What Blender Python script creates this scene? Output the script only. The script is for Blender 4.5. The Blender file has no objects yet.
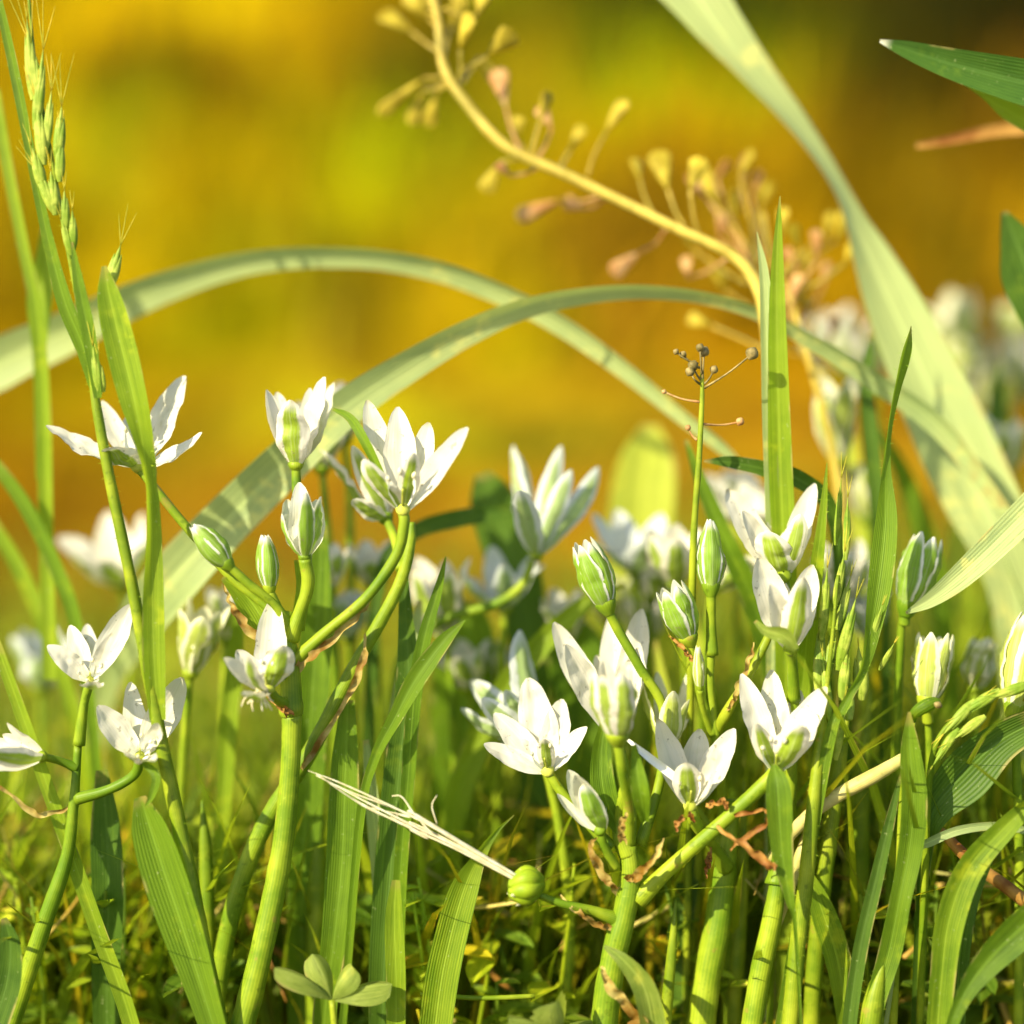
import bpy, math, random
from mathutils import Vector, noise
R = random.Random(7)
scn = bpy.context.scene
# ------------------------------------------------------------------ camera, sky, sun, exposure
PITCH = math.radians(8.0)
FOC, FW = 0.5, 0.256                       # focus distance and the width it frames, in metres
CAM = Vector((0, -0.495, 0.2276))
FWD = Vector((0, math.cos(PITCH), -math.sin(PITCH)))
UP = Vector((0, math.sin(PITCH), math.cos(PITCH)))
RT = Vector((1, 0, 0))
cd = bpy.data.cameras.new('camera'); cam = bpy.data.objects.new('camera', cd)
scn.collection.objects.link(cam); scn.camera = cam
cam.location = CAM; cam.rotation_euler = (math.pi/2 - PITCH, 0, 0)
cd.sensor_width = 36; cd.lens = 36*FOC/FW; cd.clip_start = 0.01; cd.clip_end = 200
cd.dof.use_dof = True; cd.dof.focus_distance = FOC + 0.002; cd.dof.aperture_fstop = 2.7
cd.dof.aperture_blades = 9
W = bpy.data.worlds.new('World'); scn.world = W; W.use_nodes = True
SUNV = Vector((-0.60, -0.56, 0.55)).normalized()       # towards the sun
sky = W.node_tree.nodes.new('ShaderNodeTexSky'); sky.sky_type = 'NISHITA'; sky.sun_disc = False
sky.sun_elevation = math.asin(SUNV.z); sky.sun_rotation = math.atan2(SUNV.x, SUNV.y)
W.node_tree.links.new(sky.outputs[0], W.node_tree.nodes['Background'].inputs[0])
W.node_tree.nodes['Background'].inputs[1].default_value = 0.13
sl = bpy.data.lights.new('sun', 'SUN'); so = bpy.data.objects.new('sun', sl); scn.collection.objects.link(so)
sl.energy = 5.0; sl.angle = math.radians(0.5); sl.color = (1.0, 0.90, 0.63)
so.rotation_euler = (-SUNV).to_track_quat('-Z', 'Y').to_euler()
vs = scn.view_settings; vs.view_transform = 'Standard'; vs.look = 'None'; vs.gamma = 1; vs.exposure = 0.93
cy = scn.cycles
cy.use_denoising = True; cy.max_bounces = 10; cy.diffuse_bounces = 5; cy.transmission_bounces = 6
cy.sample_clamp_indirect = 6

# ------------------------------------------------------------------ geometry helpers
def P(px, py, mm=0.0):
    """a point seen at (px, py) of the picture, mm behind the plane of focus"""
    d = FOC + mm*0.001; k = FW/1024*d/FOC
    return CAM + RT*((px-512)*k) + UP*((512-py)*k) + FWD*d
def PX(mm=0.0): return FW/1024*(FOC+mm*0.001)/FOC
def ground_z(x, y):
    t = max(0.0, y-0.75)
    h = 0.30*(math.sqrt(t*t+0.09)-0.3) if t > 0 else 0
    return h + (0.02+0.02*min(t, 2))*noise.noise(Vector((x*2.3, y*2.3, 3.1))) * min(1, max(0, (y-.1)*3))
def spline(pts, n):
    """Catmull-Rom through tuples of floats -> list of tuples"""
    m = len(pts); out = []
    if m == 2:
        return [tuple(a+(b-a)*i/(n-1) for a, b in zip(pts[0], pts[1])) for i in range(n)]
    for i in range(n):
        s = i/(n-1)*(m-1); k = min(int(s), m-2); t = s-k
        p1, p2 = pts[k], pts[k+1]
        p0 = pts[k-1] if k > 0 else tuple(2*a-b for a, b in zip(p1, p2))
        p3 = pts[k+2] if k+2 < m else tuple(2*b-a for a, b in zip(p1, p2))
        out.append(tuple(0.5*(2*b+(c-a)*t+(2*a-5*b+4*c-d)*t*t+(3*b-a-3*c+d)*t**3)
                         for a, b, c, d in zip(p0, p1, p2, p3)))
    return out
class MB:
    def __init__(s): s.v = []; s.f = []; s.uv = []; s.col = []
    def grid(s, rows, close=False, flip=False, col=None):
        b = len(s.v); n = len(rows[0]); m = len(rows)
        for i, r in enumerate(rows):
            for j, p in enumerate(r):
                s.v.append(p); s.uv.append((j/(n if close else n-1), i/(m-1)))
                s.col.append(col or (1, 1, 1))
        for i in range(m-1):
            for j in range(n if close else n-1):
                k = (j+1) % n
                q = (b+i*n+j, b+i*n+k, b+(i+1)*n+k, b+(i+1)*n+j)
                s.f.append(q[::-1] if flip else q)
    def poly(s, pts, col=None):
        b = len(s.v)
        for p in pts: s.v.append(p); s.uv.append((.5, .5)); s.col.append(col or (1, 1, 1))
        s.f.append(tuple(range(b, b+len(pts))))
    def build(s, name, mat, parent=None, label=None, origin=None):
        o0 = origin if origin is not None else (ORG(parent) if parent else Vector((0, 0, 0)))
        me = bpy.data.meshes.new(name)
        me.from_pydata([tuple(Vector(p)-o0) for p in s.v], [], s.f)
        ul = me.uv_layers.new(name='UVMap')
        li = [0]*len(me.loops); me.loops.foreach_get('vertex_index', li)
        flat = []
        for i in li: flat.extend(s.uv[i])
        ul.data.foreach_set('uv', flat)
        ca = me.color_attributes.new('tint', 'FLOAT_COLOR', 'POINT')
        fl = []
        for c in s.col: fl.extend((c[0], c[1], c[2], 1))
        ca.data.foreach_set('color', fl)
        me.polygons.foreach_set('use_smooth', [True]*len(me.polygons))
        me.materials.append(mat)
        o = bpy.data.objects.new(name, me); scn.collection.objects.link(o)
        if parent: o.parent = parent
        else: o.location = o0
        if label: o['label'] = label
        return o
def ORG(o):
    while o.parent: o = o.parent
    return Vector(o.location)
USED = {}
def tag(o, label, cat, group=None, kind=None):
    if label: o['label'] = label
    if cat: o['category'] = cat
    if group: o['group'] = group
    if kind: o['kind'] = kind
    return o
def thing(name, label, cat, loc, group=None):
    o = bpy.data.objects.new(name, None); scn.collection.objects.link(o)
    o.location = loc; o.empty_display_size = 0.01
    return tag(o, label, cat, group)
def world(path):
    """[(px,py,mm,wpx[,roll])] -> [(x,y,z,w,roll)] in metres"""
    out = []
    for q in path:
        p = P(q[0], q[1], q[2]); out.append((p.x, p.y, p.z, q[3]*PX(q[2]), math.radians(q[4]) if len(q) > 4 else 0.0))
    return out
def grounded(wp, lean=0.5, wk=1.0):
    """carry a path on from its last point down to the soil"""
    a, b = Vector(wp[-2][:3]), Vector(wp[-1][:3])
    if b.z < 0.004: return wp
    d = (b-a); d = d/abs(d.z) if abs(d.z) > 1e-4 else Vector((0, 0, -1))
    q = b + Vector((d.x*lean, d.y*lean, 0))*b.z
    gz = ground_z(q.x, q.y) - 0.002
    mid = b.lerp(Vector((q.x, q.y, gz)), .5)
    return wp + [(mid.x, mid.y, mid.z, wp[-1][3]*wk, wp[-1][4]), (q.x, q.y, gz, wp[-1][3]*wk, wp[-1][4])]
def tube(mb, wp, n=None, seg=10, wob=0.012, col=None, cap=True):
    n = n or max(8, len(wp)*6)
    s = spline(wp, n); pts = [Vector(q[:3]) for q in s]; rows = []
    ref = Vector((0.3, -1, 0.2))
    for i, p in enumerate(pts):
        t = (pts[min(i+1, n-1)]-pts[max(i-1, 0)]).normalized()
        a = t.cross(ref).normalized(); b = a.cross(t)
        r = max(s[i][3], 1e-5)*.5
        r *= 1+.07*noise.noise(p*130)+.05*noise.noise(p*420)
        rows.append([p + (a*math.cos(2*math.pi*j/seg)+b*math.sin(2*math.pi*j/seg))*r*(1+wob*math.sin(j*2.1+i*.9))
                     for j in range(seg)])
    if cap:
        rows = [[pts[0]]*seg] + rows + [[pts[-1]]*seg]
    mb.grid(rows, close=True, flip=True, col=col)
    return mb
def hairs(mb, wp, count, ln, seed=1):
    r = random.Random(seed); s = spline(wp, 80)
    for _ in range(count):
        k = r.randrange(1, 79); p = Vector(s[k][:3]); t = (Vector(s[k+1 if k < 79 else k][:3])-Vector(s[k-1][:3])).normalized()
        a = Vector((r.gauss(0, 1), r.gauss(0, 1), r.gauss(0, 1))); a = (a-t*a.dot(t)).normalized()
        q = p+a*s[k][3]*.48; e = q+(a+t*r.uniform(-.4, .4))*ln*r.uniform(.5, 1.1); w = t*0.00005
        mb.poly([q-w, q+w, e], col=(1.5, 1.5, 1.4))
def blade(mb, wp, n=None, cross=6, fold=0.18, roll=0.0, wav=0.0, col=None, seed=0):
    """ribbon leaf with a channelled section; widths across the picture, roll turns it about its own length"""
    n = n or max(12, len(wp)*7)
    s = spline(wp, n); pts = [Vector(q[:3]) for q in s]; rows = []
    for i, p in enumerate(pts):
        t = (pts[min(i+1, n-1)]-pts[max(i-1, 0)]).normalized()
        v = (p-CAM).normalized() if False else FWD
        side = t.cross(v)
        if side.length < 1e-3: side = t.cross(Vector((1, 0, .2)))
        side.normalize(); nn = side.cross(t).normalized()
        a = roll + s[i][4]
        sd = side*math.cos(a)+nn*math.sin(a); nd = nn*math.cos(a)-side*math.sin(a)
        w = max(s[i][3], 2e-5)/max(.4, abs(math.cos(a)))
        row = []
        for j in range(cross+1):
            u = j/cross*2-1
            h = fold*w*(abs(u)**1.3-.5)*.9
            wv = wav*w*math.sin(i*0.9+seed)*u*u*math.copysign(1, u)
            row.append(p + sd*(u*w*.5) - nd*(h+wv))
        rows.append(row)
    mb.grid(rows, col=col)
    return mb
def pod(mb, b, t, w, prof=None, seg=10, n=9, col=None, flat=1.0, bend=None):
    """lens shaped body from b to t"""
    b, t = Vector(b), Vector(t); ax = t-b; L = ax.length; ax.normalize()
    a = ax.cross(FWD); a = a.normalized() if a.length > 1e-3 else Vector((1, 0, 0)); c = a.cross(ax)
    rows = []
    for i in range(n):
        v = i/(n-1); r = w*.5*(prof(v) if prof else math.sin(math.pi*min(1, v*.94+.03))**.8)
        o = b+ax*L*v
        if bend is not None: o = o + bend*(4*v*(1-v))
        rows.append([o+(a*math.cos(2*math.pi*j/seg)+c*flat*math.sin(2*math.pi*j/seg))*r for j in range(seg)])
    mb.grid(rows, close=True, flip=True, col=col)
def wprof(v):
    return (.34+.66*math.sin(math.pi*v)) if v < .5 else max(0.012, math.cos(math.pi/2*((v-.5)/.5)))**.5
def tepal(mb, b, t, axis, w, bow=.12, cup=.25, tipcurl=0.0, nL=20, nW=10, seed=0, ctrl=None, rdir=None, prof=wprof, col=None):
    b, t = Vector(b), Vector(t); d = t-b; L = d.length; dh = d.normalized()
    a = Vector(axis).normalized(); r = d-a*d.dot(a)
    r = rdir.normalized() if rdir is not None else r.normalized() if r.length > 1e-6 else Vector((1, 0, 0))
    side = a.cross(r).normalized()
    nout = (r*dh.dot(a)-a*dh.dot(r)).normalized()
    c = ctrl if ctrl is not None else b+d*.45+nout*bow*L
    rr = random.Random(seed); ph = [rr.uniform(0, 6.28) for _ in range(4)]; tw = rr.uniform(-.3, .3); amp = rr.choice((.7, 1, 1.3, 2.2))
    rows = []
    for i in range(nL+1):
        v = i/nL
        p = b*(1-v)**2+c*2*v*(1-v)+t*v*v
        tan = ((c-b)*(1-v)+(t-c)*v).normalized()
        n_in = side.cross(tan)
        if n_in.dot(nout) > 0: n_in = -n_in
        sd = side*math.cos(tw*v)+n_in*math.sin(tw*v)
        ww = w*.5*prof(v)*(1+.035*math.sin(v*9+ph[0])); row = []
        p = p - n_in*tipcurl*L*max(0, v-.6)**2*2
        for j in range(nW+1):
            u = j/nW*2-1
            e = 1+.03*math.sin(v*17+ph[1]+u*2)
            q0 = p+sd*(u*ww); nz = (noise.noise(q0*260)*.16+noise.noise(q0*700+Vector((seed % 97, 0, 0)))*.09)*amp
            e += .05*noise.noise(q0*500)*abs(u)
            h = nz*ww*min(1, v*2.5) + cup*ww*(u*u) - .07*ww*math.exp(-(u*u)/.03) + .05*ww*math.sin(v*8+ph[2]+u*3)*u
            row.append(p+sd*(u*ww*e)+n_in*h)
        rows.append(row)
    s0 = side.cross(rows[1][0]-rows[0][0] if False else dh)
    mb.grid(rows, flip=(s0.dot(nout) > 0), col=col)

# ------------------------------------------------------------------ materials
class NT:
    def __init__(s, name):
        s.m = bpy.data.materials.new(name); s.m.use_nodes = True; s.t = s.m.node_tree
        s.t.nodes.clear(); s.out = s.n('ShaderNodeOutputMaterial')
    def n(s, ty, **kw):
        x = s.t.nodes.new(ty)
        for k, v in kw.items(): setattr(x, k, v)
        return x
    def l(s, a, b): s.t.links.new(a, b)
    def val(s, x, sock):
        if isinstance(x, (int, float)): sock.default_value = x
        elif isinstance(x, tuple): sock.default_value = (x+(1,))[:4] if len(x) == 3 else x
        else: s.l(x, sock)
    def math(s, op, a, b=0.0, clamp=False):
        x = s.n('ShaderNodeMath', operation=op, use_clamp=clamp); s.val(a, x.inputs[0]); s.val(b, x.inputs[1]); return x.outputs[0]
    def mix(s, f, a, b, blend='MIX'):
        x = s.n('ShaderNodeMix', data_type='RGBA', blend_type=blend)
        s.val(f, x.inputs[0]); s.val(a, x.inputs[6]); s.val(b, x.inputs[7]); return x.outputs[2]
    def ramp(s, f, lo, hi):
        x = s.n('ShaderNodeMapRange', interpolation_type='SMOOTHSTEP'); s.val(f, x.inputs[0])
        x.inputs[1].default_value = lo; x.inputs[2].default_value = hi; return x.outputs[0]
    def noise(s, scale, det=3, coord=None, rough=.55):
        x = s.n('ShaderNodeTexNoise'); x.inputs['Scale'].default_value = scale; x.inputs['Detail'].default_value = det
        x.inputs['Roughness'].default_value = rough
        s.l(coord if coord is not None else s.n('ShaderNodeNewGeometry').outputs['Position'], x.inputs['Vector']); return x.outputs[0]
    def uv(s):
        x = s.n('ShaderNodeSeparateXYZ'); s.l(s.n('ShaderNodeUVMap').outputs[0], x.inputs[0]); return x.outputs[0], x.outputs[1]
    def tint(s): return s.n('ShaderNodeVertexColor', layer_name='tint').outputs[0]
    def leafy(s, col, tcol, trans, rough=.45, spec=.35, bump=None, bstr=.3, bdist=.0003):
        p = s.n('ShaderNodeBsdfPrincipled'); s.val(col, p.inputs['Base Color']); p.inputs['Roughness'].default_value = rough
        p.inputs['Specular IOR Level'].default_value = spec
        if bump is not None:
            b = s.n('ShaderNodeBump'); b.inputs['Strength'].default_value = bstr; b.inputs['Distance'].default_value = bdist
            s.l(bump, b.inputs['Height']); s.l(b.outputs[0], p.inputs['Normal'])
        if trans <= 0: s.l(p.outputs[0], s.out.inputs[0]); return s.m
        t = s.n('ShaderNodeBsdfTranslucent'); s.val(tcol, t.inputs[0])
        m = s.n('ShaderNodeMixShader'); m.inputs[0].default_value = trans
        s.l(p.outputs[0], m.inputs[1]); s.l(t.outputs[0], m.inputs[2]); s.l(m.outputs[0], s.out.inputs[0]); return s.m
def M_blade(name, c1, c2, tc, trans=.38, veins=13, rough=.5, spec=.22, edge=None, tipc=None, scale=160):
    k = NT(name); u, v = k.uv()
    nz = k.noise(scale, 4); nb = k.noise(26, 2)
    rnd = k.n('ShaderNodeObjectInfo').outputs['Random']
    vein = k.math('MULTIPLY_ADD', k.math('SINE', k.math('MULTIPLY', u, veins*6.283)), .5); 
    k.t.nodes[-1].inputs[2].default_value = .5
    f = k.math('ADD', k.math('MULTIPLY', nz, .7), k.math('MULTIPLY', nb, .6), False)
    f = k.math('ADD', f, k.math('MULTIPLY', vein, .26)); f = k.math('ADD', f, k.math('MULTIPLY', rnd, .3))
    col = k.mix(k.ramp(f, .45, 1.15), c1, c2)
    cmb = k.n('ShaderNodeCombineXYZ'); k.l(k.math('MULTIPLY', u, 17), cmb.inputs[0]); k.l(k.math('MULTIPLY', v, 3), cmb.inputs[1]); k.l(k.math('MULTIPLY', rnd, 60), cmb.inputs[2])
    st = k.noise(1.0, 5, cmb.outputs[0], .65)
    col = k.mix(k.math('MULTIPLY', k.ramp(st, .5, .72), .55), col, tuple(min(.7, x*f) for x, f in zip(c2, (1.55, 1.4, 1.5))))
    col = k.mix(k.math('MULTIPLY', k.ramp(st, .48, .3), .55), col, tuple(x*.5 for x in c1))
    mid = k.ramp(k.math('ABSOLUTE', k.math('SUBTRACT', u, .5)), .07, .0)
    col = k.mix(k.math('MULTIPLY', mid, .4), col, tuple(min(1, x*1.6+.02) for x in c2))
    sp = k.ramp(k.noise(900, 2), .68, .76)
    col = k.mix(k.math('MULTIPLY', sp, .5), col, (.45, .5, .2))
    bl = k.math('MULTIPLY', k.ramp(k.noise(70, 3), .56, .66), k.ramp(k.noise(330, 4), .42, .62))
    col = k.mix(k.math('MULTIPLY', bl, .5), col, tuple(x*f for x, f in zip(c2, (2.0, 1.55, 1.2))))
    if edge:
        e = k.ramp(k.math('ABSOLUTE', k.math('SUBTRACT', u, .5)), .43, .5); col = k.mix(k.math('MULTIPLY', e, .7), col, edge)
    bt = k.math('MULTIPLY', k.ramp(v, .07, .0), k.ramp(k.noise(240, 3), .38, .6)); col = k.mix(k.math('MULTIPLY', bt, .75), col, (.42, .29, .09))
    be = k.math('MULTIPLY', k.ramp(k.math('ABSOLUTE', k.math('SUBTRACT', u, .5)), .40, .5), k.ramp(k.noise(95, 3), .55, .65)); col = k.mix(k.math('MULTIPLY', be, .7), col, (.46, .36, .12))
    if tipc:
        e = k.ramp(v, .12, .0); col = k.mix(e, col, tipc)
    col = k.mix(1.0, col, k.tint(), 'MULTIPLY')
    tcol = k.mix(1.0, k.mix(.5, col, tc), (1.5, 1.5, 1.2), 'MULTIPLY')
    return k.leafy(col, tcol, trans, rough, spec, k.math('ADD', vein, k.math('MULTIPLY', nz, 1.2)), .45, .0002)
def M_stem(name, c1, c2, scale=120, trans=.2, rough=.45, spec=.22):
    k = NT(name); u, v = k.uv(); nz = k.noise(scale, 4); nf = k.noise(scale*7, 3)
    rib = k.math('SINE', k.math('MULTIPLY', u, 22*6.283))
    f = k.math('ADD', nz, k.math('MULTIPLY', rib, .05)); f = k.math('ADD', f, k.math('MULTIPLY', k.n('ShaderNodeObjectInfo').outputs['Random'], .2))
    col = k.mix(k.ramp(f, .38, .8), c1, c2)
    col = k.mix(k.math('MULTIPLY', k.ramp(nf, .64, .74), .3), col, tuple(min(1, x*1.3+.03) for x in c2))
    col = k.mix(k.math('MULTIPLY', k.ramp(k.noise(scale*3, 2), .62, .72), .45), col, tuple(x*.42 for x in c1))
    col = k.mix(k.math('MULTIPLY', k.ramp(k.noise(scale*.35, 3), .48, .62), .5), col, tuple(x*f for x, f in zip(c1, (.5, .72, .6))))
    col = k.mix(k.math('MULTIPLY', k.ramp(k.noise(scale*1.2, 4), .66, .72), .5), col, (.34, .22, .05))
    col = k.mix(1.0, col, k.tint(), 'MULTIPLY')
    return k.leafy(col, k.mix(1.0, col, (1.3, 1.3, 1.0), 'MULTIPLY'), trans, rough, spec, k.math('ADD', k.math('MULTIPLY', rib, .4), k.math('MULTIPLY', nz, 3)), .2, .00012)
def M_tepal(name, white, green, stripe=.27, trans=.3, inner_green=.25):
    k = NT(name); u, v = k.uv(); au = k.math('ABSOLUTE', k.math('SUBTRACT', u, .5))
    nz = k.noise(420, 3); nl = k.noise(140, 2)
    fine = k.math('SINE', k.math('MULTIPLY', u, 9*6.283))
    lim = k.math('ADD', k.math('MULTIPLY', nz, .10), stripe-.05)
    sf = k.ramp(k.math('SUBTRACT', lim, au), -.035, .045)
    sf = k.math('MULTIPLY', sf, k.ramp(v, .99, .82))
    gcol = k.mix(k.ramp(nl, .35, .7), green, tuple(x*1.35 for x in green))
    gcol = k.mix(k.ramp(fine, .2, 1.0), gcol, tuple(x*1.25 for x in green))
    gcol = k.mix(k.ramp(v, .25, .0), gcol, (.34, .46, .08))
    outer = k.mix(sf, white, gcol)
    inner = k.mix(k.math('MULTIPLY', k.ramp(v, .35, .0), inner_green), white, (.5, .62, .2))
    inner = k.mix(k.math('MULTIPLY', k.ramp(fine, -.2, -1.0), .07), inner, (.55, .58, .5))
    inner = k.mix(k.math('MULTIPLY', k.ramp(nl, .42, .7), .3), inner, (.66, .60, .42))
    bf = k.n('ShaderNodeNewGeometry').outputs['Backfacing']
    col = k.mix(bf, inner, outer)
    vn = k.ramp(au, .05, .0); col = k.mix(k.math('MULTIPLY', vn, .22), col, (.50, .54, .34))
    lin2 = k.noise(1, 1); cmb = k.n('ShaderNodeCombineXYZ'); k.l(k.math('MULTIPLY', u, 34), cmb.inputs[0]); k.l(k.math('MULTIPLY', v, 2.5), cmb.inputs[1]); k.l(k.math('MULTIPLY', k.n('ShaderNodeObjectInfo').outputs['Random'], 50), cmb.inputs[2])
    stk = k.ramp(k.noise(1.0, 3, cmb.outputs[0]), .45, .68); col = k.mix(k.math('MULTIPLY', stk, .22), col, (.56, .57, .42))
    dirt = k.ramp(k.noise(620, 2), .66, .71); col = k.mix(k.math('MULTIPLY', dirt, .55), col, (.25, .22, .12))
    brown = k.math('MULTIPLY', k.ramp(v, .94, 1.0), k.ramp(k.noise(90, 1), .5, .62)); col = k.mix(k.math('MULTIPLY', brown, .6), col, (.45, .38, .14))
    col = k.mix(1.0, col, k.tint(), 'MULTIPLY')
    return k.leafy(col, k.mix(1.0, col, (1, .99, .86), 'MULTIPLY'), trans, .5, .3, k.math('ADD', k.math('MULTIPLY', fine, .5), k.math('MULTIPLY', nz, 1.6)), .22, .00010)
def M_plain(name, c1, c2, scale=200, trans=0.0, rough=.6):
    k = NT(name); col = k.mix(k.ramp(k.noise(scale, 4), .35, .7), c1, c2); col = k.mix(1.0, col, k.tint(), 'MULTIPLY')
    return k.leafy(col, col, trans, rough, .25, k.noise(scale*2, 3), .3, .0002)

GREEN = M_blade('grass_leaf', (.036, .092, .004), (.140, .235, .010), (.34, .50, .015))
DEEP = M_blade('deep_green_leaf', (.026, .070, .006), (.080, .150, .012), (.17, .31, .02), trans=.3)
PALE = M_blade('pale_arching_leaf', (.20, .29, .12), (.42, .49, .18), (.54, .60, .08), trans=.33, veins=9, rough=.5, spec=.4, scale=60)
LIME = M_blade('lime_leaf', (.36, .42, .04), (.50, .54, .06), (.6, .66, .05), trans=.4)
BRIGHT = M_blade('bright_leaf', (.095, .190, .006), (.25, .345, .016), (.42, .55, .02), trans=.42)
SIDE = M_blade('loose_grass', (.055, .105, .006), (.150, .215, .012), (.40, .50, .02), trans=.45, veins=5)
STEM = M_stem('flower_stem', (.15, .25, .010), (.35, .43, .022))
CULM = M_stem('grass_culm', (.16, .24, .008), (.36, .41, .022))
DRYC = M_stem('dry_straw', (.46, .36, .08), (.66, .56, .20), trans=.1)
PURSE = M_stem('purse_stem', (.36, .25, .03), (.58, .44, .08), trans=.1)
TEPAL = M_tepal('tepal_white', (.78, .74, .63), (.24, .33, .022), trans=.36)
BUDM = M_tepal('tepal_bud', (.76, .75, .62), (.18, .305, .015), stripe=.41)
BLUET = M_tepal('tepal_shaded', (.66, .69, .66), (.30, .40, .14), stripe=.28)  # white tepal with the shade put into a greyer, bluish colour
YELT = M_tepal('tepal_fading', (.78, .76, .50), (.34, .40, .06), stripe=.34, trans=.25)
BRACT = M_plain('papery_bract', (.26, .13, .015), (.62, .50, .15), 200, .35)
OVARY = M_plain('ovary', (.42, .48, .05), (.60, .60, .10), 300, .1)
ANTHER = M_plain('anther', (.80, .74, .45), (.88, .84, .66), 500, .1)
FILA = M_plain('filament', (.84, .84, .78), (.88, .88, .83), 500, .2)
SPIKE = M_stem('spikelet_husk', (.24, .36, .025), (.52, .58, .09), scale=300, trans=.3)
AWN = M_plain('awn', (.62, .46, .20), (.72, .60, .30), 300)
POD = M_plain('seed_pod', (.34, .26, .012), (.66, .52, .05), 200, .35)
REDD = M_plain('seed_pod_red', (.50, .24, .08), (.66, .44, .18), 300, .3)
BROWN = M_plain('withered', (.20, .070, .010), (.44, .24, .05), 140, .15)
DARK = M_plain('dried_bud', (.14, .11, .03), (.36, .27, .10), 500, .05)
FIBRE = M_plain('straw_fibre', (.66, .58, .34), (.80, .76, .56), 400, .1, .5)
CLOV = M_blade('clover_leaf', (.12, .19, .02), (.28, .34, .06), (.44, .50, .04), trans=.35, veins=16, scale=300)
WEED = M_blade('weed_leaf', (.07, .15, .010), (.17, .25, .02), (.32, .46, .03), trans=.4, veins=3)
WHITE_TIP = M_plain('tip_white', (.8, .78, .66), (.85, .84, .76), 300)
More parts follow.
